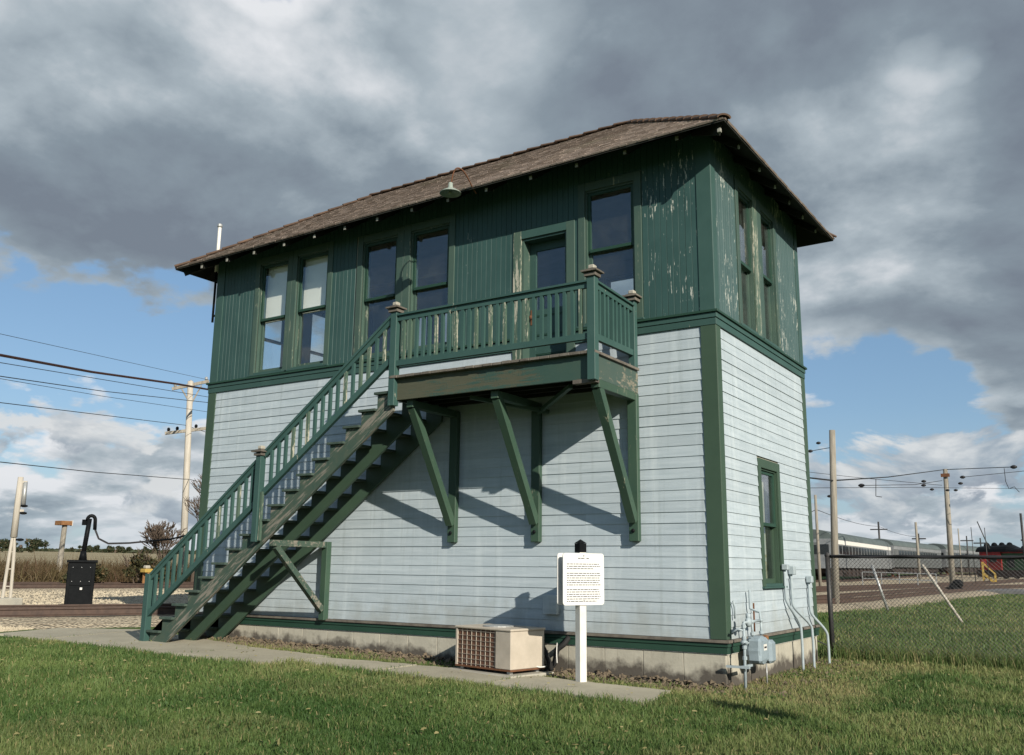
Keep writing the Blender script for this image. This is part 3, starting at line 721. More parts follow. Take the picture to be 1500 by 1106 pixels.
# ---- windows
def window(k, op, mull_l=None, mull_r=None, shade=None, curtain=None, casing='green_frame', label=None, storey=None, simple_=False, peel=None):
    wl = walls[k]; a, b_, z0, z1, zm = op; st_ = storey or upper
    fr_ = NB()
    # jambs, head: reveals through the wall
    wl.box(fr_, a, a+.022, -.15, -.002, z0, z1); wl.box(fr_, b_-.022, b_, -.15, -.002, z0, z1)
    wl.box(fr_, a+.022, b_-.022, -.15, -.002, z1-.022, z1)
    wf = obj('window', fr_, casing, tower)
    if label: wf['label'] = label
    cl = .105 if mull_l is None else mull_l; cr = .105 if mull_r is None else mull_r
    if cl > 0: wl.part('casing', casing, wf, a-cl, a-.001, 0, .028, z0-.03, z1+.12, bevel=.002)
    if cr > 0: wl.part('casing', peel or casing, wf, b_+.001, b_+cr, 0, .028, z0-.03, z1+.12, bevel=.002)
    wl.part('casing', casing, wf, a, b_, 0, .026, z1+.001, z1+.12, bevel=.002)
    wl.part('sill', 'green_trim', wf, a-max(cl, .02)-.02, b_+max(cr, .02)+.02, -.13, .055, z0-.055, z0-.031, bevel=.002)
    wl.part('sill', 'green_trim', wf, a, b_, -.13, .03, z0-.030, z0+.004, bevel=.002)
    a += .023; b_ -= .023; s = .042
    # lower sash sits inside the upper one
    for (p, q, n0, nm) in ((zm-.012, z1-.023, -.058, 'upper'), (z0+.005, zm+.03, -.096, 'lower')):
        bm = NB()
        wl.box(bm, a, a+s, n0, n0+.034, p, q); wl.box(bm, b_-s, b_, n0, n0+.034, p, q)
        wl.box(bm, a+s, b_-s, n0, n0+.034, q-s, q); wl.box(bm, a+s, b_-s, n0, n0+.034+(.018 if nm == 'upper' else 0), p, p+s*(1.0 if nm == 'upper' else 1.5))
        obj('sash', bm, 'green_dark' if nm == 'upper' else casing, wf)
        wl.part('pane', 'glass', wf, a+s-.003, b_-s+.003, n0+.014, n0+.018, p+s-.003, q-s+.003)
    if shade: wl.part('roller_shade', 'shade_cloth', wf, a+.01, b_-.01, -.135, -.131, zm-.02, z1-.03); wl.part('hem_bar', 'shade_cloth', wf, a+.01, b_-.01, -.131, -.122, zm+.02, zm+.036)
    if curtain:
        for (c0, c1) in curtain:
            bm = NB(); nseg = 10; fv = []; bv = []
            for i in range(nseg+1):
                u = c0+(c1-c0)*i/nseg; nn = -.17+.018*math.sin(i*2.1)
                fv.append([bm.verts.new(wl.P(u, nn, zz)) for zz in (z0+.02, z1-.04)]); bv.append([bm.verts.new(wl.P(u, nn-.004, zz)) for zz in (z0+.02, z1-.04)])
            for i in range(nseg):
                bm.faces.new((fv[i][0], fv[i+1][0], fv[i+1][1], fv[i][1])); bm.faces.new((bv[i][0], bv[i+1][0], bv[i+1][1], bv[i][1]))
            obj('curtain', bm, 'curtain', wf)
    return wf
wu = win_up['front']
window('front', wu[0], mull_r=.108, shade=True); window('front', wu[1], mull_l=.108, shade=True)
window('front', wu[2], mull_r=.133); window('front', wu[3], mull_l=.133); window('front', wu[4])
wr = win_up['right']
window('right', wr[0], mull_r=.175, casing='green_frame', peel='green_peeling', curtain=[(1.32, 1.50)])
window('right', wr[1], mull_l=.18, casing='green_frame', curtain=[(2.25, 2.46)])
for o_ in win_up['back']: window('back', o_)
for o_ in win_up['left']: window('left', o_)
window('right', win_lo['right'][0], storey=lower, casing='green_lower', curtain=[(1.56, 1.76), (1.98, 2.14)])
window('back', win_lo['back'][0], storey=lower, casing='green_lower')
# ---- door, deep in its opening
a, b_, z0, z1 = DOOR
dr = bx('door', 'green_trim', tower, a+.03, a+.13, .17, .21, z0+.03, z1-.03)
fr = walls['front']
bm = NB(); box(bm, b_-.13, b_-.03, .17, .21, z0+.03, z1-.03)
obj('stile', bm, 'green_trim', dr)
for za, zb in ((z0+.03, z0+.17), (z0+.42, z0+.47), (z0+.70, z0+.75), (z0+.98, z0+1.06), (z1-.15, z1-.03)):
    bx('door_rail', 'green_trim', dr, a+.13, b_-.13, .172, .208, za, zb)
for za, zb in ((z0+.17, z0+.42), (z0+.47, z0+.70), (z0+.75, z0+.98)):
    bx('panel', 'green_trim', dr, a+.13, b_-.13, .185, .197, za, zb); bx('panel_mould', 'green_dark', dr, a+.13, b_-.13, .176, .184, zb-.02, zb)
bx('pane', 'glass', dr, a+.13, b_-.13, .188, .192, z0+1.06, z1-.15)
bm = NB(); lathe(bm, (a+.08, .12, z0+.95), [(.012, .05), (.012, .02), (.028, .01), (.03, -.01), (.01, -.02)], 12, 'Y'); obj('door_knob', bm, 'rust', dr)
bx('lock_plate', 'rust', dr, a+.05, a+.11, .164, .170, z0+.85, z0+1.07)
bx('door_casing', 'green_peeling', dr, a-.13, a-.001, -.030, .0, z0-.02, z1+.12, bevel=.002)
bx('door_casing', 'green_frame', dr, b_+.001, b_+.13, -.030, .0, z0-.02, z1+.12, bevel=.002)
bx('door_casing', 'green_trim', dr, a, b_, -.028, .0, z1+.001, z1+.12, bevel=.002)
bx('door_jamb', 'green_frame', dr, a, a+.03, .0, .22, z0, z1); bx('door_jamb', 'green_frame', dr, b_-.03, b_, .0, .22, z0, z1)
bx('door_head', 'green_trim', dr, a+.03, b_-.03, .0, .22, z1-.03, z1); bx('threshold', 'grey_wood', dr, a+.03, b_-.03, -.05, .22, z0, z0+.03)

# ---- inside the upper room
bm = NB(); box(bm, -L+.15, -.15, .15, W-.15, 6.38, 6.44); obj('ceiling', bm, 'interior_wall', upper)
cab = thing('lever_cabinet', 'dark round-topped cabinet standing inside the second window from the left', 'cabinet', (-6.85, .75, 4.0))
bm = NB(); box(bm, -7.15, -6.62, .65, .95, 4.0, 4.95); lathe(bm, (-6.98, .8, 4.95), [(.10, 0), (.115, .08), (.11, .16), (.08, .22), (.03, .25)], 16); obj('housing', bm, 'dark_interior', cab)
bx('side_panel', 'tan_wood', cab, -7.10, -6.95, .60, .649, 4.05, 4.8); bx('card', 'white_paint', cab, -6.80, -6.73, .60, .605, 4.42, 4.52)
tb = thing('wooden_shelf', 'light wooden shelf edge seen through the middle pair of windows', 'shelf', (-5.3, 1.1, 4.0))
bx('shelf_board', 'tan_wood', tb, -6.7, -4.6, .98, 1.3, 5.68, 5.72)
for x_ in (-6.65, -4.65): bx("upright", "dark_interior", tb, x_, x_+.04, 1.1, 1.14, 4.0, 5.68)

# ------------------------------------------------------------------ roof
FL = Vector((-9.93, -.52, 6.20)); FR = Vector((.44, -.63, 6.28)); BR = Vector((.50, 4.34, 6.30)); BL = Vector((-9.93, 4.40, 6.20))
RR = Vector((-1.97, 1.90, 7.97)); RL = Vector((-7.48, 1.94, 7.93))
roof = bpy.data.objects.new('roof', None)
TH = Vector((0, 0, -0.025))
bm = NB()
def sheath(E0, E1, T0, T1, n=21):
    for off in (Vector((0, 0, 0)), TH):
        rows = [[bm.verts.new(E0.lerp(T0, i/n)+off), bm.verts.new(E1.lerp(T1, i/n)+off)] for i in range(n+1)]
        for a, b_ in zip(rows, rows[1:]): bm.faces.new((a[0], a[1], b_[1], b_[0]))
        if off.z == 0: e0 = rows[0]
        else: bm.faces.new((e0[0], e0[1], rows[0][1], rows[0][0]))
e_ = Vector((0, .002, 0))
sheath(FL, FR, RL, RR); sheath(FR, BR, RR, RR+e_); sheath(BR, BL, RR, RL); sheath(BL, FL, RL, RL+e_)
bpy.data.objects.remove(roof)
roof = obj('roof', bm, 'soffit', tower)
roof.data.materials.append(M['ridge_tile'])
# shingles
def slope(E0, E1, T0, T1, nrow, wid):
    """courses from eave E0-E1 up to T0-T1; returns shingles as 8-point hexas"""
    out = []; nrm = (E1-E0).cross(T0-E0).normalized()
    if nrm.z < 0: nrm = -nrm
    for r in range(nrow):
        f0 = r/nrow; f1 = (r+1.35)/nrow
        a0 = E0.lerp(T0, f0); a1 = E1.lerp(T1, f0); b0 = E0.lerp(T0, min(1, f1)); b1 = E1.lerp(T1, min(1, f1))
        ln = (a1-a0).length
        if ln < .15: continue
        d = (a1-a0).normalized(); up = (T0+T1)/2-(E0+E1)/2; up = (up-d*up.dot(d)).normalized(); h = (b0-a0).dot(up)
        x = -random.uniform(0, wid)
        while x < ln:
            w_ = wid*random.uniform(.65, 1.25); s = max(0, x)+.003; e_ = min(ln, x+w_)-.003; x += w_
            if e_-s < .03: continue
            jit = random.uniform(-.006, .006); lift = random.uniform(.020, .027)
            # trim the top of the piece where the hip cuts it
            def lim(u):   # how far the piece can go up at u before leaving the slope
                return h
            p0 = a0+d*s+up*(jit-.012); p1 = a0+d*e_+up*(jit-.012)
            s2 = s; e2 = e_
            sl0 = (b0-a0).dot(d); sl1 = (b1-a0).dot(d)
            s2 = max(s, sl0*1.0) if s < sl0 else s; e2 = min(e_, sl1) if e_ > sl1 else e_
            if e2-s2 < .01: mid = (max(s2, min(e2, s2))+e2)/2; s2 = mid-.004; e2 = mid+.004
            q0 = a0+d*s2+up*h; q1 = a0+d*e2+up*h
            n1_ = nrm*.002; n2_ = nrm*lift; n3_ = nrm*.006
            out.append((r, [p0+n1_, p1+n1_, q1+n1_, q0+n1_, p0+n2_, p1+n2_, q1+n3_, q0+n3_]))
    return out
front_sh = slope(FL, FR, RL, RR, 21, .155)
others = slope(FR, BR, RR, RR+Vector((0, .001, 0)), 21, .17)+slope(BR, BL, RR, RL, 21, .17)+slope(BL, FL, RL, RL+Vector((0, .001, 0)), 21, .17)
def size_in_view(s):
    c_ = sum(s[1], Vector())/8; return (c_-CAM).length
front_sh.sort(key=size_in_view)
for r, pts in front_sh[:298]:
    bm = NB(); hexa(bm, pts); obj('shingle', bm, 'shingle', roof)
bm = NB(); lay = bm.verts.layers.float.new('tone')
for r, pts in front_sh[298:]+others:
    k0 = len(bm.verts); hexa(bm, pts); bm.verts.ensure_lookup_table(); tn = random.random()**1.5
    for v in bm.verts[k0:]: v[lay] = tn
sh = obj('shingle_courses', bm, 'shingle', roof); sh['kind'] = 'stuff'
# hip and ridge tiles
def caps(A, B, n, r=.085):
    d = (B-A).normalized(); ln = (B-A).length; step = ln/n
    s = d.cross(Vector((0, 0, 1))).normalized(); u = s.cross(d)
    if u.z < 0: u = -u
    for i in range(n):
        p = A+d*i*step+u*.012; q = A+d*(i+1.12)*step+u*.0; bm = NB(); m_ = 8
        ra = r*1.08; rb = r*.86; rows = []
        for (c_, rr) in ((p, ra), (q, rb)):
            rows.append([bm.verts.new(c_+s*rr*math.cos(math.pi*k/m_)+u*(rr*.55*math.sin(math.pi*k/m_)+.004)) for k in range(m_+1)]+[bm.verts.new(c_+s*(rr-.014)*math.cos(math.pi*k/m_)+u*((rr-.014)*.55*math.sin(math.pi*k/m_)-.008)) for k in range(m_, -1, -1)])
        N_ = len(rows[0])
        for k in range(N_): bm.faces.new((rows[0][k], rows[0][(k+1) % N_], rows[1][(k+1) % N_], rows[1][k]))
        bm.faces.new(rows[0][::-1]); bm.faces.new(rows[1])
        obj('ridge_tile', bm, 'ridge_tile', roof)
caps(FR, RR, 13); caps(FL, RL, 13); caps(RL, RR, 20); caps(BR, RR, 12); caps(BL, RL, 12)
# rafters with pale cut ends
def zroof(E0, E1, T, x, y):   # height of a slope plane at x,y
    n = (E1-E0).cross(T-E0); return E0.z-(n.x*(x-E0.x)+n.y*(y-E0.y))/n.z
for x in [-9.22, -8.56, -7.88, -7.16, -6.47, -5.81, -5.14, -4.46, -3.79, -3.11, -2.37, -1.65, -.94, -.22]:
    y0 = -.50; y1 = min(0.6, -.5+.85*min(x+9.93, .44-x))
    z_0 = zroof(FL, FR, RR, x, y0)-.09; z_1 = zroof(FL, FR, RR, x, y1)-.09
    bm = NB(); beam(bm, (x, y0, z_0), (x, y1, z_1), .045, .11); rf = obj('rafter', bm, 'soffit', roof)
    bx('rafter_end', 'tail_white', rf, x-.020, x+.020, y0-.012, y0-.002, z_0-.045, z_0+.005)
    y0 = W+.40; y1 = max(W-.6, W+.4-.8*min(x+9.93, .44-x)); z_0 = zroof(BR, BL, RL, x, y0)-.09; z_1 = zroof(BR, BL, RL, x, y1)-.09
    bm_beam('rafter', 'soffit', roof, (x, y0, z_0), (x, y1, z_1), .045, .11)
for y in (.12, .95, 1.64, 2.33, 3.04, 3.77):
    run_ = .8*min(y+.6, 4.35-y); x0 = .36; x1 = max(-.5, .36-run_); z_0 = zroof(FR, BR, RR, x0, y)-.08; z_1 = zroof(FR, BR, RR, x1, y)-.08
    rf = bm_beam('rafter', 'soffit', roof, (x0, y, z_0), (x1, y, z_1), .045, .10)
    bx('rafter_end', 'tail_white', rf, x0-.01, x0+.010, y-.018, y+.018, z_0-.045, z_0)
    x0 = -9.85; x1 = min(-8.9, -9.85+run_); z_0 = zroof(FL, BL, RL, x0, y)-.08; z_1 = zroof(FL, BL, RL, x1, y)-.08
    bm_beam('rafter', 'soffit', roof, (x0, y, z_0), (x1, y, z_1), .045, .10)
rf = bm_beam('rafter', 'soffit', roof, (.34, -.53, 6.20), (-1.0, .80, 6.20+1.34*.66), .05, .12)
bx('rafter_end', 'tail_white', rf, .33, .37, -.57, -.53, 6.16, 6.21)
bm_beam('rafter', 'soffit', roof, (-9.82, -.42, 6.13), (-8.8, .60, 6.13+1.02*.68), .05, .12)

# ------------------------------------------------------------------ balcony
DX0, DX1, DY, DT = -4.10, -1.06, -1.20, 3.475
bal = bx('balcony', 'rim_weathered', tower, DX0+.05, DX1-.045, DY+.02, DY+.06, 3.15, 3.438); bal['label'] = 'green wooden balcony on three brackets in front of the door'
bx('rim_board', 'rim_end', bal, DX1-.02, DX1+.02, DY+.055, -.01, 3.15, 3.438)
bx('rim_board', 'rim_end', bal, DX0-.02, DX0+.02, DY+.06, -.01, 3.15, 3.438)
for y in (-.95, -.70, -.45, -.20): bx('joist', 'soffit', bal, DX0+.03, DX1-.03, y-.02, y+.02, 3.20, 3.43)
x = DX0-.03
while x < DX1+.05:
    w_ = min(.14*random.uniform(.96, 1.04), DX1+.06-x)
    if w_ > .05: bx('deck_board', 'grey_wood', bal, x, x+w_-.006, DY-.045-random.uniform(0, .018), -.035, 3.440, DT+random.uniform(-.003, .003), bevel=.003)
    x += w_
def post(par, x, y, z0, z1, cap=True, mat='green_rail', ww=.052):
    p = bx('post', mat, par, x-ww, x+ww, y-ww, y+ww, z0, z1, bevel=.004)
    if cap:
        bm = NB(); box(bm, x-.075, x+.075, y-.075, y+.075, z1-.05, z1-.015); box(bm, x-.105, x+.105, y-.105, y+.105, z1+.001, z1+.022)
        box(bm, x-.062, x+.062, y-.062, y+.062, z1+.024, z1+.042); obj('post_moulding', bm, 'grey_wood', par)
        bx('post_cap', 'concrete_plain', par, x-.042, x+.042, y-.042, y+.042, z1+.043, z1+.098, bevel=.012)
    return p
post(bal, DX1, DY, 3.12, 4.43); post(bal, DX0, DY, 3.07, 4.42); post(bal, DX1, -.10, 3.475, 4.40, ww=.045)
def rails(par, p, q, zt, zb, spacing, n0=.06):
    """top and bottom rail from p to q (xy), heights zt,zb at each end, with square balusters between"""
    P_ = Vector((p[0], p[1], 0)); Q_ = Vector((q[0], q[1], 0)); d = (Q_-P_).normalized(); ln = (Q_-P_).length
    up = Vector((0, 0, 1))
    bm_beam('top_rail', 'green_rail', par, P_+up*(zt[0]-.012), Q_+up*(zt[1]-.012), .10, .026)
    bm_beam('top_rail', 'green_rail', par, P_+up*(zt[0]-.060), Q_+up*(zt[1]-.060), .045, .066)
    bm_beam('bottom_rail', 'green_rail', par, P_+up*zb[0], Q_+up*zb[1], .055, .075)
    n = int(round(ln/spacing))
    for i in range(1, n):
        f = i/n; c_ = P_.lerp(Q_, f); za = zb[0]+(zb[1]-zb[0])*f; zc = zt[0]+(zt[1]-zt[0])*f; s = .0205
        mat = 'green_peeling' if random.random() < .16 else 'green_rail'
        bm = NB(); sl0 = (zb[1]-zb[0])/ln*.0205
        bx_, by_ = c_.x, c_.y
        j1, j2 = random.uniform(-.005, .005), random.uniform(-.005, .005)
        hexa(bm, [(bx_-s+j1, by_-s, za+.03), (bx_+s+j1, by_-s, za+.03), (bx_+s+j1, by_+s, za+.03), (bx_-s+j1, by_+s, za+.03), (bx_-s+j2, by_-s, zc-.08), (bx_+s+j2, by_-s, zc-.08), (bx_+s+j2, by_+s, zc-.08), (bx_-s+j2, by_+s, zc-.08)])
        obj('baluster', bm, mat, par)
rails(bal, (DX0+.05, DY), (DX1-.05, DY), (4.335, 4.345), (3.65, 3.655), .108)
rails(bal, (DX1, DY+.05), (DX1, -.14), (4.345, 4.30), (3.655, 3.66), .118)
for x in (-3.89, -2.52, -1.09):
    br = bx('bracket', 'green_beam', bal, x-.065, x+.065, -.105, -.024, 1.29, 3.14, bevel=.006)
    bx('bracket_arm', 'green_beam', bal, x-.055, x+.055, -1.10, -.106, 3.05, 3.148, bevel=.004)
    bm_beam('brace', 'green_beam', bal, (x, -.11, 1.54), (x, -1.03, 3.06), .105, .105, up=(1, 0, 0))
    bm = NB(); lathe(bm, (x, -.112, 1.42), [(.022, 0), (.026, -.012), (.012, -.022)], 8, 'Y'); obj('bolt', bm, 'black_paint', br)
bx('bracket_arm', 'grey_wood', bal, DX1-.28, DX1+.03, DY+.01, DY+.10, 3.10, 3.147)
bm_beam('brace', 'green_beam', bal, (-2.47, -.12, 3.0), (-1.5, -.95, 3.13), .05, .05)
bm_beam('brace', 'green_beam', bal, (-3.0, -.95, 3.13), (-2.3, -.12, 3.0), .05, .05)

# ------------------------------------------------------------------ stairs
NTR = 17; RISE = .2075; RUN = .279
stair = bx('staircase', 'weathered_green', tower, -4.34, -4.10, DY+.01, -.05, 3.245, 3.262)
stair['label'] = 'straight green wooden staircase rising to the balcony'
def stringer(y, mat, saw=True, th=.045):
    pts = []; xt = -4.105
    sl = RISE/RUN
    if saw:
        x = xt; z = DT-RISE-.035; pts.append((xt, z))
        for k in range(1, NTR+1):
            x2 = xt-k*RUN; pts.append((x2, z))
            if k < NTR: z -= RISE; pts.append((x2, z))
    else:
        pts.append((xt, DT-RISE-.10)); pts.append((xt-NTR*RUN, DT-RISE-.10-NTR*RISE))
    xb = pts[-1][0]; zb_ = g1(xb, y)-.02
    pts.append((xb+.02, zb_)); low = lambda x: 3.03+sl*(x-xt)-.02
    xg = xt+(zb_-3.01)/sl; pts.append((xg, zb_)); pts.append((xt, low(xt)))
    bm = NB(); A = [bm.verts.new((p[0], y-th/2, p[1])) for p in pts]; B = [bm.verts.new((p[0], y+th/2, p[1])) for p in pts]
    n = len(pts)
    for k in range(n): bm.faces.new((A[k], A[(k+1) % n], B[(k+1) % n], B[k]))
    bm.faces.new(A); bm.faces.new(B[::-1])
    bmesh.ops.triangulate(bm, faces=[f for f in bm.faces if len(f.verts) > 4])
    return obj('stringer', bm, mat, stair)
stringer(DY+.035, 'weathered_green'); stringer(-.64, 'green_lower'); stringer(-.09, 'green_lower')
for k in range(1, NTR+1):
    z = DT-k*RISE; x1 = -4.105-(k-1)*RUN; x0 = x1-RUN-.03
    if k == 1: continue
    bx('tread', 'tread_wood', stair, x0, x1-.004, DY-.03-random.uniform(0, .012), -.04, z-.034, z, bevel=.003)
bx('tread', 'tread_wood', stair, -4.105-RUN-.03, -4.11, DY-.035, -.04, DT-RISE-.034+.012, DT-RISE+.012)
post(stair, -6.56, DY-.035, 1.28, 2.58, mat='green_rail')
bx('post', 'green_peeling', stair, -6.50, -6.46, DY-.06, DY-.02, 1.30, 2.0)
post(stair, -8.95, DY, g1(-8.95, DY)-.05, .80, cap=False, ww=.055)
def sloped_rails(p, q, zt, zb, n):
    P_ = Vector((p[0], p[1], zt[0])); Q_ = Vector((q[0], q[1], zt[1]))
    bm_beam('top_rail', 'green_rail', stair, P_, Q_, .085, .035)
    bm_beam('top_rail', 'green_rail', stair, P_+Vector((0, 0, -.055)), Q_+Vector((0, 0, -.055)), .045, .06)
    bm_beam('bottom_rail', 'green_rail', stair, Vector((p[0], p[1], zb[0])), Vector((q[0], q[1], zb[1])), .055, .08)
    for i in range(1, n):
        f = i/n; x = p[0]+(q[0]-p[0])*f; y = p[1]+(q[1]-p[1])*f; za = zb[0]+(zb[1]-zb[0])*f; zc = zt[0]+(zt[1]-zt[0])*f
        bx('baluster', 'green_peeling' if random.random() < .1 else 'green_rail', stair, x-.0205, x+.0205, y-.0205, y+.0205, za+.02, zc-.06)
sloped_rails((-8.93, DY-.005), (-6.60, DY-.005), (.77, 2.50), (.17, 1.87), 17)
sloped_rails((-6.50, DY-.005), (-4.14, DY-.005), (2.58, 4.33), (1.98, 3.72), 17)
# mid-flight support bracket
bx('bracket', 'green_beam', stair, -6.325, -6.215, -.125, -.024, .15, 1.31, bevel=.005)
bx('bracket_arm', 'weathered_green', stair, -6.315, -6.225, DY+.0, -.126, 1.22, 1.31, bevel=.005)
bm_beam('brace', 'weathered_green', stair, (-6.27, -.13, .30), (-6.27, DY+.08, 1.22), .085, .085, up=(1, 0, 0))
bx('footing', 'stone', stair, -8.80, -8.62, -1.16, -1.02, g1(-8.7, -1.1), g1(-8.7, -1.1)+.14, bevel=.03)

# ------------------------------------------------------------------ fittings on the tower (things of their own)
lamp = thing('gooseneck_lamp', 'green enamel gooseneck lamp arching out over the eave', 'lamp', (-3.05, -.55, 6.10))
bm = NB(); pl = catmull([(-3.30, -.48, 6.20), (-3.29, -.60, 6.26), (-3.28, -.75, 6.36), (-3.29, -.86, 6.42), (-3.33, -.93, 6.42), (-3.37, -.95, 6.34), (-3.40, -.95, 6.20)], 6)
tube(bm, pl, .010, 8); obj('arm', bm, 'rust', lamp, smooth=True)
bm = NB(); lathe(bm, (-3.41, -.95, 6.12), [(.018, .10), (.03, .09), (.034, .03), (.05, .0), (.10, -.02), (.150, -.055), (.152, -.066), (.146, -.060), (.10, -.032), (.04, -.015)], 28)
obj('lamp_shade', bm, 'lamp_enamel', lamp, smooth=True)
bm = NB(); lathe(bm, (-3.41, -.95, 6.065), [(.02, 0.02), (.03, -.0), (.02, -.02), (.005, -.03)], 12); obj('bulb', bm, 'lamp_inside', lamp, smooth=True)

mast = thing('service_mast', 'white-topped conduit mast rising through the left eave, black below', 'mast', (-9.49, 0.03, 5.25))
bm = NB(); tube(bm, [(-9.49, .03, 5.26), (-9.49, .03, 6.22)], .022, 10); obj('lower_pipe', bm, 'black_paint', mast, smooth=True)
bm = NB(); tube(bm, [(-9.49, .03, 6.22), (-9.49, .03, 7.10)], .032, 10); obj('upper_pipe', bm, 'white_paint', mast, smooth=True)
bm = NB(); lathe(bm, (-9.49, .03, 7.10), [(.036, -.02), (.05, 0), (.045, .04), (.01, .06)], 12); obj('weather_cap', bm, 'galvanised', mast)
for z in (5.36, 6.02): bx('bracket', 'black_paint', mast, -9.49, -9.376, .01, .045, z, z+.03)

bxo = bx('junction_box', 'siding', None, -2.40, -2.19, -.10, -.018, .375, .62, bevel=.006); tag(bxo, 'small pale blue box on the clapboards behind the sign', 'box')
bxo.location = (0, 0, 0)

# ---- air conditioner
acz = -.27
ac = thing('air_conditioner', 'cream outdoor air conditioner with brown grille on a small pad by the wall', 'air conditioner', (-2.85, -.55, g1(-2.8, -.5)))
c00 = Vector((-3.33, -.70)); c10 = Vector((-2.36, -.905)); ux = (c10-c00).normalized(); uy = Vector((-ux.y, ux.x)); LX = (c10-c00).length; LY = .60
def A3(u, v, z): p = c00+ux*u+uy*v; return (p.x, p.y, z)
def abox(bm, u0, u1, v0, v1, z0, z1): hexa(bm, [A3(u0, v0, z0), A3(u1, v0, z0), A3(u1, v1, z0), A3(u0, v1, z0), A3(u0, v0, z1), A3(u1, v0, z1), A3(u1, v1, z1), A3(u0, v1, z1)])
def apart(name, mat, *a, par=None, bevel=0):
    bm = NB(); abox(bm, *a); return obj(name, bm, mat, par or ac, bevel=bevel)
zt = .225
apart('pad', 'concrete_plain', -.12, LX+.10, -.10, LY+.08, g1(-2.8, -.5)-.02, acz-.035, bevel=.01)
for u in (.06, LX-.10):
    for v in (.04, LY-.10): apart('foot', 'galvanised', u, u+.05, v, v+.05, acz-.035, acz)
apart('base_rail', 'rust', 0, LX, 0, LY, acz, acz+.02)
apart('grille_housing', 'ac_coil', .012, LX*.73, .03, LY-.02, acz+.02, zt-.03)
apart('control_panel', 'ac_cream', LX*.73, LX, .0, LY, acz+.02, zt-.028, bevel=.008)
apart('lid', 'ac_cream', -.012, LX+.012, -.012, LY+.012, zt-.028, zt, bevel=.008)
apart('corner_strip', 'ac_cream', 0, .03, .0, .03, acz+.02, zt-.03)
bm = NB()
for i in range(40):
    u = .035+i*(LX*.70-.03)/39; abox(bm, u-.0012, u+.0012, .018, .022, acz+.02, zt-.03)
g_ = obj('grille_wires', bm, 'rust', ac); g_['kind'] = 'stuff'
for j in range(8):
    z = acz+.045+j*(zt-.05-acz-.05)/7; bm = NB(); abox(bm, .012, LX*.73, .008, .016, z-.0016, z+.0016); obj('grille_bar', bm, 'ac_cream', ac)
for j in range(9):
    u = .03+j*(LX*.70-.02)/8; bm = NB(); abox(bm, u-.0016, u+.0016, .010, .018, acz+.02, zt-.03); obj('grille_bar', bm, 'ac_cream', ac)
c_ = A3(LX*.48, LY*.5, zt); bm = NB(); lathe(bm, c_, [(.20, .0), (.20, .012), (.17, .016), (.06, .018)], 24); obj('fan_guard', bm, 'galvanised', ac)
hose = thing('refrigerant_lines', 'black insulated pipes and white cable behind the air conditioner', 'hose', (-2.2, -.25, g1(-2.2, -.25)))
bm = NB(); tube(bm, catmull([(-2.42, -.22, .16), (-2.33, -.24, .02), (-2.24, -.25, -.12), (-2.20, -.2, -.30)], 6), .030, 10); obj('insulated_pipe', bm, 'black_rubber', hose, smooth=True)
bm = NB(); tube(bm, catmull([(-2.05, -.03, .10), (-2.08, -.10, .02), (-2.16, -.14, -.06), (-2.18, -.16, -.20), (-2.26, -.2, -.30)], 6), .034, 10); obj('insulated_pipe', bm, 'black_rubber', hose, smooth=True)
pts = [(-2.29+.10*math.cos(a), -.28, -.20+.105*math.sin(a)) for a in [i*math.pi/10 for i in range(21)]]
bm = NB(); tube(bm, pts, .013, 8, cap=False); obj('hose_loop', bm, 'black_rubber', hose, smooth=True)
bm = NB(); tube(bm, catmull([(-2.37, -.45, -.13), (-2.33, -.47, -.20), (-2.25, -.44, -.24), (-2.18, -.38, -.235)], 6), .009, 6); obj('white_cable', bm, 'white_paint', hose, smooth=True)
bm = NB(); tube(bm, catmull([(-2.17, -.12, .03), (-2.13, -.2, -.08), (-2.10, -.24, -.20)], 6), .007, 6); obj('white_cable', bm, 'white_paint', hose, smooth=True)

# ---- sign
naz = math.radians(114); nn = Vector((math.sin(naz), math.cos(naz))); tt_ = Vector((nn.y, -nn.x))   # panel normal, in-panel direction
if tt_.dot(Vector((R_.x, R_.y))) < 0: tt_ = -tt_
sc = Vector((-1.50, -.72)); sz0 = g1(-1.5, -.72)
sign = thing('information_sign', 'white double-sided information sign on a white post in front of the wall', 'sign', (sc.x, sc.y, sz0))
def S3(u, n, z): p = sc+tt_*u+nn*n; return (p.x, p.y, z)
def sbox(bm, u0, u1, n0, n1, z0, z1): hexa(bm, [S3(u0, n0, z0), S3(u1, n0, z0), S3(u1, n1, z0), S3(u0, n1, z0), S3(u0, n0, z1), S3(u1, n0, z1), S3(u1, n1, z1), S3(u0, n1, z1)])
bm = NB(); sbox(bm, -.048, .048, -.048, .048, sz0-.05, 1.145); obj('post', bm, 'white_paint', sign, bevel=.004)
bm = NB(); sbox(bm, -.050, .050, -.050, .050, 1.146, 1.25); obj('post_top', bm, 'black_paint', sign)
bm = NB(); v = [bm.verts.new(S3(a, b_, 1.252)) for a, b_ in ((-.055, -.055), (.055, -.055), (.055, .055), (-.055, .055))]; ap = bm.verts.new(S3(0, 0, 1.30))
for k in range(4): bm.faces.new((v[k], v[(k+1) % 4], ap))
bm.faces.new(v[::-1]); obj('post_cap', bm, 'black_paint', sign)
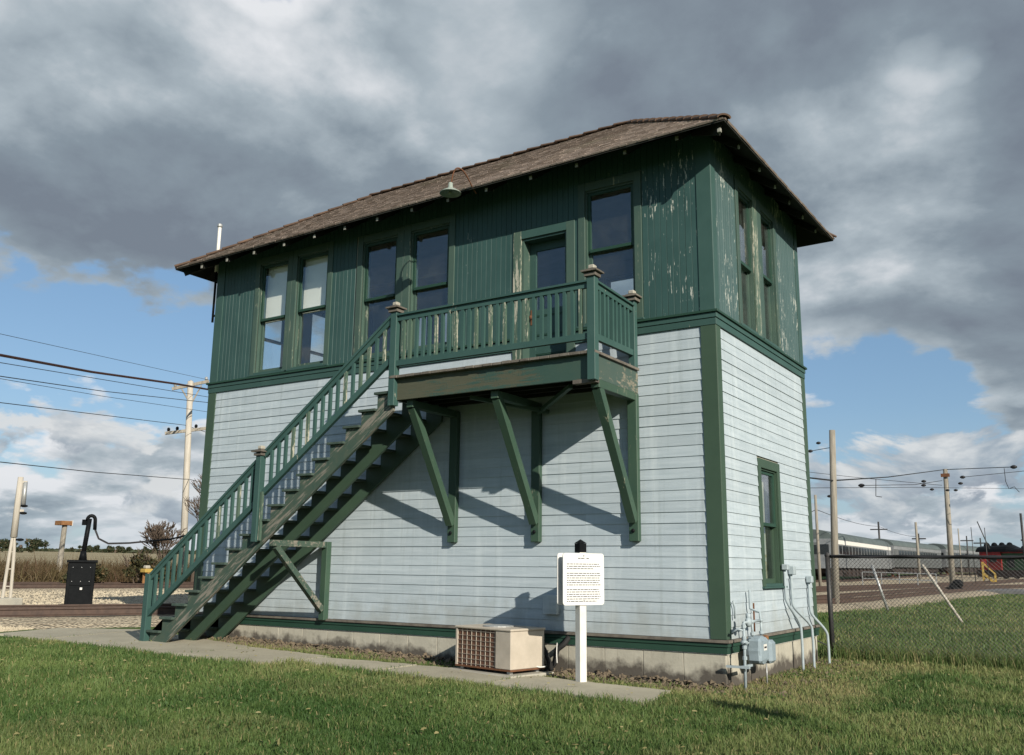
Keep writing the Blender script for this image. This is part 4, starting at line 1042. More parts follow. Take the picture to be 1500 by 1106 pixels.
def panel(n0, zc):
    bm = NB(); pts = []; hw, hh, r = .305, .30, .035
    for cx, cy, a0 in ((hw-r, hh-r, 0), (-hw+r, hh-r, 90), (-hw+r, -hh+r, 180), (hw-r, -hh+r, 270)):
        for k in range(6):
            a = math.radians(a0+k*18); pts.append((cx+r*math.cos(a), cy+r*math.sin(a)))
    A = [bm.verts.new(S3(p[0], n0-.006, zc+p[1])) for p in pts]; B = [bm.verts.new(S3(p[0], n0+.006, zc+p[1])) for p in pts]; n = len(pts)
    for k in range(n): bm.faces.new((A[k], A[(k+1) % n], B[(k+1) % n], B[k]))
    bm.faces.new(A[::-1]); bm.faces.new(B); return obj('sign_panel', bm, 'sign_face', sign)
p1 = panel(.056, .835); p2 = panel(-.056, .835)
random.seed(11)
def text_row(z, u0, u1, h):   # print too small to read in the photograph: word-length strokes
    u = u0; bm = NB()
    while u < u1:
        w_ = min(random.uniform(.018, .06), u1-u)
        sbox(bm, u, u+w_, .0622, .0626, z-h/2, z+h/2); u += w_+.009
    obj('print_line', bm, 'ink', p1)
text_row(1.075, -.085, .02, .010); text_row(1.075, .04, .085, .010)
zz = 1.035
for i, e_ in enumerate((.23, .25, .14, None, .24, .25, .235, .24, .22, .25, None, .22, .24, .24, .25, .23, .19)):
    zz -= .0268
    if e_ is None: continue
    text_row(zz, -.25, e_, .0085)
for z in (1.105, .585):
    bm = NB(); lathe(bm, S3(.0, .0625, z), [(.007, 0), (.009, .003), (.002, .006)], 8, 'X'); obj('screw', bm, 'black_paint', p1)
random.seed(21)

# ---- gas meter and pipes on the right wall
gm = thing('gas_meter', 'pale grey gas meter with pipework on the right wall near the corner', 'gas meter', (.28, .4, g1(.3, .4)))
def tb_(name, pts, r, mat, par, n=10):
    bm = NB(); tube(bm, pts, r, n); return obj(name, bm, mat, par, smooth=True)
MX = .22
GZ = g1(.25, 0)
tb_('riser_pipe', [(MX, -.02, GZ-.03), (MX, .0, .08), (MX, .0, .37)], .017, 'pipe_grey', gm)
for z in (-.02, .10, .20, .33):
    bm = NB(); lathe(bm, (MX, .0, z), [(.018, -.022), (.027, -.018), (.027, .018), (.018, .022)], 8); obj('pipe_coupling', bm, 'pipe_grey', gm)
bm = NB(); lathe(bm, (MX, .0, .15), [(.022, -.035), (.034, -.01), (.034, .01), (.022, .035)], 12, 'X'); obj('valve', bm, 'pipe_grey', gm)
bx('valve_handle', 'pipe_grey', gm, MX+.03, MX+.045, -.05, .04, .142, .156)
tb_('manifold_pipe', [(MX, .0, .37), (MX, .62, .37)], .016, 'pipe_grey', gm)
bm = NB(); lathe(bm, (MX, .17, .37), [(.022, -.035), (.052, -.02), (.058, .0), (.052, .02), (.022, .035)], 16, 'X'); obj('regulator', bm, 'pipe_grey', gm, smooth=True)
bm = NB(); lathe(bm, (MX, .17, .44), [(.02, -.05), (.030, -.02), (.030, .02), (.012, .03)], 12); obj('regulator', bm, 'pipe_grey', gm, smooth=True)
tb_('vent_pipe', [(.05, .20, .40), (.05, .20, .53), (.05, .16, .60)], .012, 'pipe_grey', gm)
for y_ in (.30, .62): 
    tb_('drop_pipe', [(MX, y_, .37), (MX, y_, .20)], .014, 'pipe_grey', gm)
    bm = NB(); lathe(bm, (MX, y_, .23), [(.015, -.02), (.028, -.015), (.028, .015), (.015, .02)], 8); obj('pipe_coupling', bm, 'pipe_grey', gm)
    bm = NB(); lathe(bm, (MX, y_, .37), [(.015, -.03), (.024, -.02), (.024, .02), (.015, .03)], 8, 'Y'); obj('pipe_tee', bm, 'pipe_grey', gm)
tb_('house_pipe', [(MX, .62, .36), (MX-.02, .66, .46), (.07, .70, .50), (.07, .70, .72)], .016, 'pipe_grey', gm)
tb_('rusty_pipe', [(.06, .86, .56), (.06, .86, .22)], .011, 'rust', gm)
bm = NB(); lathe(bm, (MX, .46, .04), [(.10, -.20), (.155, -.16), (.165, -.10), (.165, .10), (.155, .14), (.10, .17)], 20, 'X')
for v in bm.verts: v.co.x = MX+(v.co.x-MX)*.55
obj('meter_body', bm, 'meter_grey', gm)
bm = NB(); box(bm, MX-.08, MX+.09, .30, .62, -.10, .18); obj('meter_case', bm, 'meter_grey', gm, bevel=.03)
bm = NB(); box(bm, MX-.05, MX+.10, .66, .86, -.13, .14); obj('meter_case', bm, 'meter_grey', gm, bevel=.035)
bm = NB(); lathe(bm, (MX+.02, .72, .165), [(.028, -.03), (.034, -.01), (.034, .02), (.015, .03)], 12); obj('meter_index', bm, 'rusty_yellow', gm)
bx('dial_plate', 'white_paint', gm, MX+.091, MX+.094, .40, .52, .04, .11); bx('dial_slot', 'ink', gm, MX+.095, MX+.097, .42, .50, .065, .085)
tb_('support_pipe', [(MX+.02, .70, -.12), (MX+.02, .70, GZ-.03)], .009, 'galvanised', gm)
bx('strut', 'pipe_grey', gm, .03, .30, -.10, -.06, -.125, -.100); bx('strut', 'pipe_grey', gm, MX-.02, MX+.015, -.06, .22, -.125, -.100)
tb_('elbow_pipe', [(MX, .0, .28), (MX-.06, -.03, .30), (MX-.11, -.04, .26), (.06, -.04+.09, .24)], .013, 'pipe_grey', gm)

for i, (lab, y, zt_, y2, xx, hb) in enumerate((
        ('pale blue conduit nearest the lower side window, bending out to the ground', 2.25, .98, 2.52, .16, .06),
        ('pale blue conduit with a box head, middle of the three by the side window', 2.55, .92, 2.92, .20, .10),
        ('pale blue conduit with a box head beside the rear corner board', 3.42, .80, 3.66, .22, .08))):
    cn = thing('conduit', lab, 'conduit', (.08, y, g1(.1, y)), 'conduits on the right wall')
    tb_('pipe', catmull([(.05, y, zt_), (.05, y, zt_-.35), (.07, y+.04, zt_-.48), (xx-.02, y2-.03, zt_-.70), (xx, y2, zt_-.86), (xx, y2, g1(.1, y)-.05)], 5), .019, 'pipe_grey', cn)
    bm = NB(); box(bm, .024, .11, y-.05, y+.05, zt_-.02, zt_+hb); obj('box_head', bm, 'pipe_grey', cn, bevel=.01)

# debris along the foundation
pts = []
for _ in range(2600):
    x = random.uniform(-9.3, .1); y = -random.random()**1.5*.45-.01; pts.append((x, y, g1(x, y)+.0+max(0, .07-.25*abs(y))*random.random()))
for _ in range(350):
    x = random.random()**1.5*.7+.02; y = random.uniform(-.3, 4.2); pts.append((x, y, g1(x, y)+.005))
stones('wall_debris', pts, .012, .045, 'mulch')

# ------------------------------------------------------------------ grass
def pip(x, y, poly):
    inside = np.zeros(len(x), bool); n = len(poly)
    for i in range(n):
        x1, y1 = poly[i]; x2, y2 = poly[(i+1) % n]
        c_ = ((y1 > y) != (y2 > y)) & (x < (x2-x1)*(y-y1)/((y2-y1)+1e-12)+x1); inside ^= c_
    return inside
def wav(x, y, s):   # cheap smooth noise 0..1
    v = np.zeros_like(x)
    for k, (a, b_, c_) in enumerate(((1.0, .7, .3), (-.6, 1.3, 1.7), (1.9, -1.1, 2.9), (.4, 2.3, 4.1), (-2.7, .9, .7), (3.1, 2.2, 5.3))):
        v += np.sin((a*x+b_*y)*s+c_+1.3*np.sin(s*.7*(b_*x-a*y)+c_))/(1+.35*k)
    return np.clip(.5+v*.17, 0, 1)
def blades(name, x, y, z, h, wd, tint, dry, mat, lean=.45, bend=.5, kind='stuff'):
    n = len(x); ph = rng.uniform(0, 2*np.pi, n); fa = rng.uniform(0, np.pi, n)
    ln = h*lean*rng.uniform(.2, 1.3, n); lx = np.cos(ph)*ln; ly = np.sin(ph)*ln
    sx_ = np.cos(fa)*wd/2; sy_ = np.sin(fa)*wd/2
    V = np.empty((n, 5, 3))
    V[:, 0] = np.stack([x-sx_, y-sy_, z], 1); V[:, 1] = np.stack([x+sx_, y+sy_, z], 1)
    mx_, my_, mz_ = x+lx*bend*.6, y+ly*bend*.6, z+h*.58
    V[:, 2] = np.stack([mx_+sx_*.8, my_+sy_*.8, mz_], 1); V[:, 3] = np.stack([mx_-sx_*.8, my_-sy_*.8, mz_], 1)
    V[:, 4] = np.stack([x+lx, y+ly, z+h*np.clip(1-.35*(ln/h)**2, .4, 1)], 1)
    me = bpy.data.meshes.new(name); me.vertices.add(n*5); me.vertices.foreach_set('co', V.astype(np.float32).ravel())
    base = (np.arange(n)*5)[:, None]; lo = (base+np.array([0, 1, 2, 3, 3, 2, 4])).ravel()
    me.loops.add(n*7); me.loops.foreach_set('vertex_index', lo.astype(np.int32))
    ls = ((np.arange(n)*7)[:, None]+np.array([0, 4])).ravel(); me.polygons.add(n*2); me.polygons.foreach_set('loop_start', ls.astype(np.int32))
    for nm, arr in (('tint', tint), ('dry', dry)):
        at = me.attributes.new(nm, 'FLOAT', 'POINT'); at.data.foreach_set('value', np.repeat(arr, 5).astype(np.float32))
    me.update(calc_edges=True); me.materials.append(M[mat])
    o = bpy.data.objects.new(name, me); C.objects.link(o)
    if kind: o['kind'] = kind
    return o
def sample(n, r0, r1, a0, a1, expo):
    u = rng.random(n); k = 2-expo; r = (r0**k+u*(r1**k-r0**k))**(1/k); a = rng.uniform(a0, a1, n)
    return 3.85+r*np.sin(a), -10.53+r*np.cos(a), r
N = 400000
x, y, r = sample(N, 5.6, 17.5, -1.22, .08, 1.75)
ong = ~((x < .02) & (x > -L-.02) & (y > -.02) & (y < W+.02))
pth = np.zeros(N, bool)
for s in slabs: pth |= pip(x+rng.normal(0, .02, N), y+rng.normal(0, .02, N), s)
grv = pip(x, y, east+west[::-1])
strip = (y > -.80) & (y < 0) & (x < -.3) & (x > -9.4)
dryz = (x > -.5) & (x < 1.3+.5*wav(x, y, 1.9)) & (y > -.9) & (y < 5.2)
leftp = (x < -9.4) & (y > -1.2)
keep = ong & ~pth & ~grv
keep &= ~(strip & (rng.random(N) > .45+.40*(y < -.45))) & ~(dryz & (rng.random(N) > .78)) & ~(leftp & (rng.random(N) > .6))
x, y, r = x[keep], y[keep], r[keep]; strip = strip[keep]; dryz = dryz[keep]; n = len(x)
wv = wav(x, y, 1.6); wf_ = wav(x, y, 6.5); wl_ = wav(x, y, .55)
h = (.034+.050*rng.random(n)**1.3)*(.6+.8*wf_)*(.75+.5*wl_)
h = np.where(strip, h*.7, h); h = np.where(dryz, h*.75, h)
edge = (np.abs(y+1.75) < .18) & (x < -.2); h = np.where(edge, h*1.15, h)
wd = .0062*(r/8)**.7*rng.uniform(.7, 1.4, n)
tint = np.clip(.18+.5*rng.random(n)+.9*(wv-.5)+.5*(wf_-.5)+.8*(wl_-.5)+np.where(strip, .3, 0), 0, 1)
dry = np.clip((rng.random(n) < .03+.07*wl_)*.8+(wav(x+3.1, y-2.2, 1.1) > .66)*rng.random(n)*.30+np.where(dryz, rng.random(n)**2*.75, 0)+np.where(strip, rng.random(n)*.3, 0)+np.where((y > -2.3) & (wv > .55), rng.random(n)*.35, 0), 0, 1)
lawn = blades('lawn_grass', x, y, gz(x, y), h, wd, tint, dry, 'grass_blade', lean=.65)
# clover and broad-leaved weeds in patches
N2 = 26000; x, y, r = sample(N2, 6, 15, -1.2, .06, 1.6)
k = (wav(x-1.7, y+4.0, 2.3) > .66) & ~((x < .1) & (x > -L-.1) & (y > -.1) & (y < W+.1)) & ~pip(x, y, east+west[::-1]) & ((y < -2.2) | (x > .5) | (y > -.65))
x, y = x[k], y[k]; n = len(x)
blades('broad_leaf_weeds', x, y, gz(x, y)+.02, rng.uniform(.02, .045, n), rng.uniform(.014, .030, n), rng.random(n)*.35, (rng.random(n) < .05)*.7, 'grass_blade', lean=1.2)
# far lawn to the right, behind the fence
N = 130000
x, y, r = sample(N, 15.5, 62, -.52, .14, 1.75)
keep = ~pip(x, y, east+west[::-1]) & ~((x < .02) & (y < W+.02)) & ~((x < -1.5) & (y < 14))
x, y, r = x[keep], y[keep], r[keep]; n = len(x)
wv = wav(x, y, .5); wf_ = wav(x, y, 2.5)
fl = (np.abs(y-4.65) < .35)
h = (.05+.07*rng.random(n))*(.7+.6*wf_); h = np.where(fl, h*2.0, h)
blades('far_lawn_grass', x, y, gz(x, y), h, .011*(r/16)**.9*rng.uniform(.7, 1.4, n), np.clip(.2+.5*rng.random(n)+.5*(wv-.5), 0, 1), np.clip((rng.random(n) < .12)*.8+(wv > .6)*.3*rng.random(n), 0, 1), 'grass_blade', lean=.6)
# rank grass along the fence foot
n = 9000; x = rng.uniform(.0, 7, n); y = 4.65+rng.normal(0, .16, n)
blades('fence_grass', x, y, gz(x, y), rng.uniform(.08, .30, n), rng.uniform(.005, .010, n), rng.random(n), (rng.random(n) < .35)*rng.random(n), 'grass_blade', lean=.6)
# fallen leaves on the lawn
n = 700; x, y, r = sample(n, 6, 16, -1.2, .06, 1.2); k = ~((x < .1) & (x > -L) & (y > -.1) & (y < W+.1)) & ~pip(x, y, east+west[::-1]); x, y = x[k], y[k]; n = len(x)
blades('fallen_leaves', x, y, gz(x, y)+.05, rng.uniform(.01, .02, n), rng.uniform(.02, .05, n), rng.random(n), np.ones(n)*.9, 'grass_blade', lean=1.6)

# ------------------------------------------------------------------ fence
fn = thing('chain_link_fence', 'chain link fence running right from the rear corner of the tower', 'fence', (0.03, 4.65, -.38))
for x in (0.03, 3.15, 6.25):
    bm = NB(); tube(bm, [(x, 4.65, g1(x, 4.65)-.1), (x, 4.65, 1.20)], .038 if x < 1 else .03, 12); obj('fence_post', bm, 'fence_dark', fn, smooth=True)
    bm = NB(); lathe(bm, (x, 4.65, 1.20), [(.044, -.02), (.046, .0), (.03, .03), (.01, .045)], 12); obj('post_cap', bm, 'fence_dark', fn)
bm = NB(); tube(bm, [(0.03, 4.65, 1.18), (6.3, 4.65, 1.165)], .026, 10); obj('top_rail', bm, 'fence_dark', fn, smooth=True)
bm = NB(); tube(bm, [(0.03, 4.65, -.30), (6.3, 4.65, -.30)], .004, 5); obj('tension_wire', bm, 'fence_dark', fn)
bm = NB(); tube(bm, [(-.45, 4.45, .02), (.03, 4.64, -.22)], .010, 6); obj('brace_rod', bm, 'fence_dark', fn)
bm = NB(); z0, z1 = -.36, 1.17; dz = z1-z0; p = .058; r_ = .0030
k = -int(dz/p)-1
while k*p < 6.3:
    for sg in (1, -1):
        xa = k*p if sg == 1 else k*p+dz; xb = xa+sg*dz*1.0
        za, zb = z0, z1
        if xa < .06: 
            if sg == 1: za = z0+(.06-xa); xa = .06
        if xb < .06 and sg == -1: zb = z1-(.06-xb); xb = .06
        if xa > 6.25 and sg == -1: za = z0+(xa-6.25); xa = 6.25
        if xb > 6.25 and sg == 1: zb = z1-(xb-6.25); xb = 6.25
        if za >= z1 or zb <= z0 or zb-za < .02: continue
        tube(bm, [(xa, 4.622+.003*sg, za), (xb, 4.622+.003*sg, zb)], r_, 3, cap=False)
    k += 1
ms = obj('chain_link_mesh', bm, 'fence_dark', fn); ms['kind'] = 'stuff'
bm = NB(); pp = catmull([(x_, 4.60+.02*math.sin(x_*9), 1.18+.012*math.sin(x_*7)) for x_ in np.linspace(.1, 6.2, 30)], 3); tube(bm, pp, .016, 6); obj('twisted_wire', bm, 'wire_black', fn)

def pipe_thing(name, label, cat, p, q, r, mat, group=None, r2=None):
    bm = NB(); tube(bm, [p, q], r, 10, r2=r2); o = obj(name, bm, mat, None, loc=p, smooth=True); tag(o, label, cat, group); return o
pipe_thing('leaning_pipe', 'thin grey pipe leaning on the lawn, the one nearer the first wooden pole', 'pipe', (-2.47, 21.86, g1(-2.47, 21.86)), (-2.86, 21.78, 1.15), .045, 'galvanised')
pipe_thing('leaning_pipe', 'pale pipe leaning across the lawn in front of the tracks, right of the other', 'pipe', (.44, 16.25, g1(.44, 16.25)), (-.42, 16.14, 1.13), .036, 'pole_white')

# ------------------------------------------------------------------ poles at right
def pole(name, label, p, top, r, rt, mat, extra=None, group=None):
    o = thing(name, label, 'pole', p, group)
    bm = NB(); tube(bm, [p, (p[0]+(top[0]-p[0])*.5, p[1]+(top[1]-p[1])*.5, p[2]+(top[2]-p[2])*.5), top], r, 12, r2=rt); obj('shaft', bm, mat, o, smooth=True)
    return o
p1o = pole('wooden_pole', 'stout weathered wooden pole standing just right of the tower', (-4.27, 22.48, g1(-4.27, 22.48)-.1), (-4.05, 22.54, 5.80), .135, .105, 'pole_wood', group='wooden poles')
p2o = pole('wooden_pole', 'pale wooden trolley pole with a metal collar, at the right before the platform', (-6.10, 63.8, g1(-6.1, 63.8)), (-5.95, 63.8, 8.35), .21, .16, 'pole_wood', group='wooden poles')
bm = NB(); box(bm, -6.25, -5.65, 63.5, 63.58, 7.75, 8.0); obj('bracket', bm, 'rust', p2o)
for lab, b_, tz, r in (('thin pale pole close to the tower corner above the silver car', (-11.27, 47.53), 5.49, .10), ('dark pole with crossarm rising behind the silver car roof', (-17.57, 97.36), 6.2, .12),
                      ('pale pole above the second car roof', (-12.24, 88.17), 5.65, .14), ('slim white pole right of the pale trolley pole', (-7.3, 78.76), 4.6, .06),
                      ('left of two slim dark poles before the red locomotive', (-6.3, 79.0), 4.72, .035), ('right of two slim dark poles before the red locomotive', (-5.25, 79.0), 4.66, .035),
                      ('dark pole cut by the right edge of the picture', (-1.72, 69.28), 5.3, .10)):
    po = pole('wooden_pole' if r > .08 else 'slim_pole', lab, (b_[0], b_[1], g1(*b_)), (b_[0], b_[1], tz), r, r*.8, 'pole_wood' if 'pale' in lab else ('white_paint' if 'white' in lab else 'fence_dark'), group='distant poles')
    if 'crossarm' in lab:
        bm = NB(); box(bm, b_[0]-.9, b_[0]+.9, b_[1]-.06, b_[1]+.06, 5.3, 5.42); obj('crossarm', bm, 'fence_dark', po)
for k_, (x_, y_, h_) in enumerate(((-15.9, 112, 5.4), (-12.5, 128, 5.6), (-9.8, 118, 5.0), (-3.0, 96, 4.7))):
    lab = ('small far pole with crossarm over the second silver car', 'far utility pole between pale and trolley poles', 'far utility pole right of the trolley pole', 'far pole just left of the red locomotive roof')[k_]
    po = pole('utility_pole', lab, (x_, y_, g1(x_, y_)), (x_, y_, h_), .10, .08, 'fence_dark', group='distant poles')
    bm = NB(); box(bm, x_-.8, x_+.8, y_-.05, y_+.05, h_-.7, h_-.55); obj('crossarm', bm, 'fence_dark', po)
crane = pipe_thing('slanted_mast', 'thin slanted mast above the red locomotive', 'mast', (-6.7, 96, 3.2), (-7.6, 96, 6.0), .05, 'fence_dark')

def wire(label, pts, r, mat='wire_black', name='overhead_wire', sag=0.0, group='overhead wires'):
    out = []
    for a, b_ in zip(pts, pts[1:]):
        a = Vector(a); b_ = Vector(b_)
        for k in range(6):
            f = k/6; p = a.lerp(b_, f); p.z -= sag*4*f*(1-f); out.append(p)
    out.append(Vector(pts[-1])); bm = NB(); tube(bm, out, r, 5); o = obj(name, bm, mat, None, loc=pts[0]); tag(o, label, 'wire', group); return o
def insul(par, p, r):
    bm = NB(); lathe(bm, p, [(r*.4, -r*1.6), (r, -r*.5), (r, r*.5), (r*.4, r*1.6)], 8, 'X'); obj('insulator', bm, 'wire_black', par)
wa = wire('long trolley wire from the near pole to the trolley pole and on to the right', [(-4.6, 16, 3.75), (-4.10, 22.5, 4.02), (-5.32, 38.62, 5.57), (-6.03, 63.81, 8.31), (-1.29, 61.28, 8.04)], .028)
insul(wa, (-1.29, 61.28, 8.04), .13)
wb = wire('wire on two insulators right of the trolley pole', [(-3.11, 49.06, 6.37), (.06, 49.35, 6.61), (2.09, 49.44, 6.75)], .016); insul(wb, (-3.11, 49.06, 6.37), .09); insul(wb, (-3.25, 49.05, 6.01), .08); insul(wb, (-3.53, 49.01, 5.62), .07)
wc = wire('rising wire with insulator between the two wooden poles', [(-5.51, 33.48, 4.76), (-4.42, 40.81, 5.33), (-4.21, 48.92, 6.2)], .016); insul(wc, (-5.51, 33.48, 4.76), .085); insul(wc, (-3.96, 48.96, 5.63), .07)
wd_ = wire('lowest straight wire between the poles at right', [(-7.5, 26, 4.1), (-6.98, 27.98, 4.28), (-5.7, 48.7, 5.84), (-1.32, 69.3, 7.14), (1.35, 69.43, 7.06)], .014); insul(wd_, (-3.35, 38.95, 4.91), .06); insul(wd_, (-8.08, 38.02, 4.66), .07)
we = wire('short guy wire with two insulators left of the near wooden pole', [(-6.2, 22, 4.9), (-4.8, 22.35, 5.08), (-4.04, 22.54, 5.2)], .012); insul(we, (-4.8, 22.35, 5.08), .055); insul(we, (-4.52, 22.42, 5.36), .05)
wg = wire('crossing span wire with paired insulators behind the near pole', [(-9.48, 37.66, 5.99), (-6.59, 38.37, 5.57), (-2.88, 39.01, 5.1)], .012); insul(wg, (-3.69, 38.9, 5.32), .07); insul(wg, (-3.71, 38.89, 5.12), .07)
wire('bent hanger hook under the trolley wire between the poles', [(-4.89, 33.61, 5.03), (-4.94, 33.6, 4.26), (-4.69, 33.65, 4.22)], .016, name='wire_hanger', group='wire hangers')
wire('curled hanger hook under the wire at the right edge', [(-1.88, 61.24, 7.97), (-1.87, 61.24, 7.07), (-1.71, 61.25, 6.55), (-1.37, 61.28, 6.68), (-1.1, 61.3, 6.3)], .022, name='wire_hanger', group='wire hangers')
wire('faint high wire behind the silver car roof', [(-14, 44, 3.3), (-11.27, 47.53, 4.6), (-17.57, 97.36, 5.7), (-15.9, 112, 5.0)], .02, sag=.25)

# ------------------------------------------------------------------ passenger cars
def railcar(label, A, B, mat, h=3.75, w_=3.0, stripe=None):
    A = Vector((A[0], A[1], 0)); B = Vector((B[0], B[1], 0)); d = (B-A).normalized(); s = Vector((d.y, -d.x, 0)); ln = (B-A).length
    z0 = (g1(A.x, A.y)+g1(B.x, B.y))/2+.10
    o = thing('passenger_car', label, 'train car', ((A+B)/2).to_tuple()[:2]+(z0,), 'silver passenger cars')
    def Q(u, v, z): p = A+d*u+s*v; return (p.x, p.y, z0+z*1.085)
    def qb(bm, u0, u1, v0, v1, a, b_): hexa(bm, [Q(u0, v0, a), Q(u1, v0, a), Q(u1, v1, a), Q(u0, v1, a), Q(u0, v0, b_), Q(u1, v0, b_), Q(u1, v1, b_), Q(u0, v1, b_)])
    hw = w_/2
    bm = NB(); qb(bm, 0, ln, -hw, hw, 1.0, 3.05); obj('body', bm, mat, o)
    bm = NB(); rows = []
    for u in (-.02, ln+.02):
        rows.append([bm.verts.new(Q(u, hw*1.01*math.cos(math.pi*k/10), 3.05+.68*math.sin(math.pi*k/10))) for k in range(11)])
    for k in range(10): bm.faces.new((rows[0][k], rows[0][k+1], rows[1][k+1], rows[1][k]))
    bm.faces.new(rows[0]); bm.faces.new(rows[1][::-1]); obj('roof', bm, 'car_roof', o)
    bm = NB()
    for k in range(9):
        z = 1.03+k*.098
        for sg in (1, -1): qb(bm, .05, ln-.05, sg*(hw), sg*(hw+.025), z, z+.055)
    ob = obj('corrugation', bm, mat, o); ob['kind'] = 'stuff'
    for sg in (1, -1):
        bm = NB(); qb(bm, 0, ln, sg*hw, sg*(hw+.03), 2.70, 3.0); obj('letter_board', bm, 'white_paint' if mat == 'silver' else 'silver', o)
        nwin = int((ln-4)/1.35)
        for k in range(nwin):
            u = 2.2+k*1.35; bm = NB(); qb(bm, u, u+1.05, sg*hw, sg*(hw+.02), 2.0, 2.62); obj('window', bm, 'dark_glass', o)
    # near end wall: diaphragm door, side windows, roof number box
    bm = NB(); qb(bm, -.12, 0, -hw+.02, hw-.02, .95, 3.05); en = obj('end_wall', bm, 'silver', o)
    for (v0, v1, a, b_, mt, nm) in ((-1.2, -.55, 1.95, 2.65, 'dark_glass', 'window'), (.55, 1.2, 1.95, 2.65, 'dark_glass', 'window'), (-.38, .38, .9, 2.8, 'silver_dull', 'end_door'), (-.28, .28, 1.95, 2.6, 'dark_glass', 'window'), (-.9, -.35, 3.12, 3.42, 'dark_glass', 'number_box')):
        bm = NB(); uu = -.16 if nm != 'window' or abs(v0) > .5 else -.18; qb(bm, uu, -.121, v0, v1, a, b_); obj(nm, bm, mt, en)
    bm = NB(); qb(bm, .6, ln-.6, -hw+.35, hw-.35, .60, .99); obj('underframe', bm, 'underframe', o)
    for uc in (3.2, ln-3.2):
        bm = NB()
        for sg in (1, -1): qb(bm, uc-1.9, uc+1.9, sg*1.05, sg*1.2, .38, .68)
        qb(bm, uc-.3, uc+.3, -1.1, 1.1, .35, .62); tr_ = obj('truck', bm, 'underframe', o)
        for du in (-1.25, 1.25):
            for sg in (1, -1):
                c_ = Q(uc+du, sg*.78, .42); bm = NB(); m_ = 16
                ra = [bm.verts.new((c_[0]+d.x*.42*math.cos(2*math.pi*k/m_)-s.x*.06, c_[1]+d.y*.42*math.cos(2*math.pi*k/m_)-s.y*.06, c_[2]+.42*math.sin(2*math.pi*k/m_))) for k in range(m_)]
                rb = [bm.verts.new((v.co.x+s.x*.12, v.co.y+s.y*.12, v.co.z)) for v in ra]
                for k in range(m_): bm.faces.new((ra[k], ra[(k+1) % m_], rb[(k+1) % m_], rb[k]))
                bm.faces.new(ra); bm.faces.new(rb[::-1]); obj('wheel', bm, 'rust', tr_)
    bm = NB()
    for uc in np.arange(6.5, ln-6.5, 1.7):
        for sg in (1, -1): qb(bm, uc, uc+random.uniform(.7, 1.3), sg*.7, sg*1.3, .34, .99)
    ob = obj('equipment_box', bm, 'underframe', o)
    return o
railcar('nearest silver corrugated passenger car, its end door facing the tower', (-15.9, 63.9), (-16.9, 91.5), 'silver')
railcar('dull grey passenger car coupled behind the nearest silver one', (-16.9, 93.2), (-15.9, 118), 'silver_dull')
railcar('third passenger car in the row, half hidden by the trolley pole', (-15.5, 120), (-11.5, 144), 'silver_dull')

# red and green locomotive
lo = thing('locomotive', 'red and green locomotive with a black lumpy roof at the right edge', 'locomotive', (-5.5, 111, g1(-5.5, 111)))
LA = Vector((-9.2, 112.6, 0)); LB = Vector((0.5, 108.4, 0)); d = (LB-LA).normalized(); s = Vector((d.y, -d.x, 0)); z0 = g1(-5.5, 111)+.1
def Q(u, v, z): p = LA+d*u+s*v; return (p.x, p.y, z0+z)
def lb(name, mat, u0, u1, v0, v1, a, b_):
    bm = NB(); hexa(bm, [Q(u0, v0, a), Q(u1, v0, a), Q(u1, v1, a), Q(u0, v1, a), Q(u0, v0, b_), Q(u1, v0, b_), Q(u1, v1, b_), Q(u0, v1, b_)]); return obj(name, bm, mat, lo)
lb('underframe', 'underframe', 0, 10.5, -1.4, 1.4, .2, 1.0); lb('cab', 'loco_red', .5, 3.0, -1.45, 1.45, 1.0, 3.1); lb('hood', 'loco_green', 3.0, 6.4, -1.2, 1.2, 1.0, 2.9)
lb('rear_body', 'silver_dull', 6.4, 10.2, -1.3, 1.3, 1.0, 2.9); lb('red_band', 'loco_red', 3.0, 6.6, -1.25, 1.25, 2.9, 3.25); lb('window', 'dark_glass', 1.7, 2.5, 1.45, 1.48, 1.9, 2.7); lb('window', 'dark_glass', 3.6, 4.4, 1.2, 1.23, 1.3, 2.5)
bm = NB(); rows = []
for u, h_, wq in ((-.1, .2, 1.2), (.1, .7, 1.5), (3.6, .9, 1.5), (4.4, .5, 1.4), (7.0, .3, 1.3)):
    rows.append([bm.verts.new(Q(u, wq*math.cos(math.pi*k/8), 3.05+h_*math.sin(math.pi*k/8))) for k in range(9)])
for a, b_ in zip(rows, rows[1:]):
    for k in range(8): bm.faces.new((a[k], a[k+1], b_[k+1], b_[k]))
bm.faces.new(rows[0]); bm.faces.new(rows[-1][::-1]); obj('roof', bm, 'black_paint', lo)
for u in (.7, 1.6, 2.5, 3.4, 5.0):
    bm = NB(); lathe(bm, Q(u, 0, 3.9 if u < 4 else 3.5), [(.32, -.3), (.34, .0), (.22, .2), (.05, .27)], 12); obj('roof_fan', bm, 'black_paint', lo)
bm = NB(); c_ = Q(1.1, 1.47, 1.9); lathe(bm, c_, [(.42, .02), (.42, -.04), (.3, -.06)], 16, 'Y'); obj('headlight_ring', bm, 'loco_red', lo)
for u in np.arange(.8, 10, 1.25):
    bm = NB(); c_ = Q(u, 1.2, .45); lathe(bm, c_, [(.42, .05), (.42, -.05)], 14, 'Y'); obj('wheel', bm, 'underframe', lo)

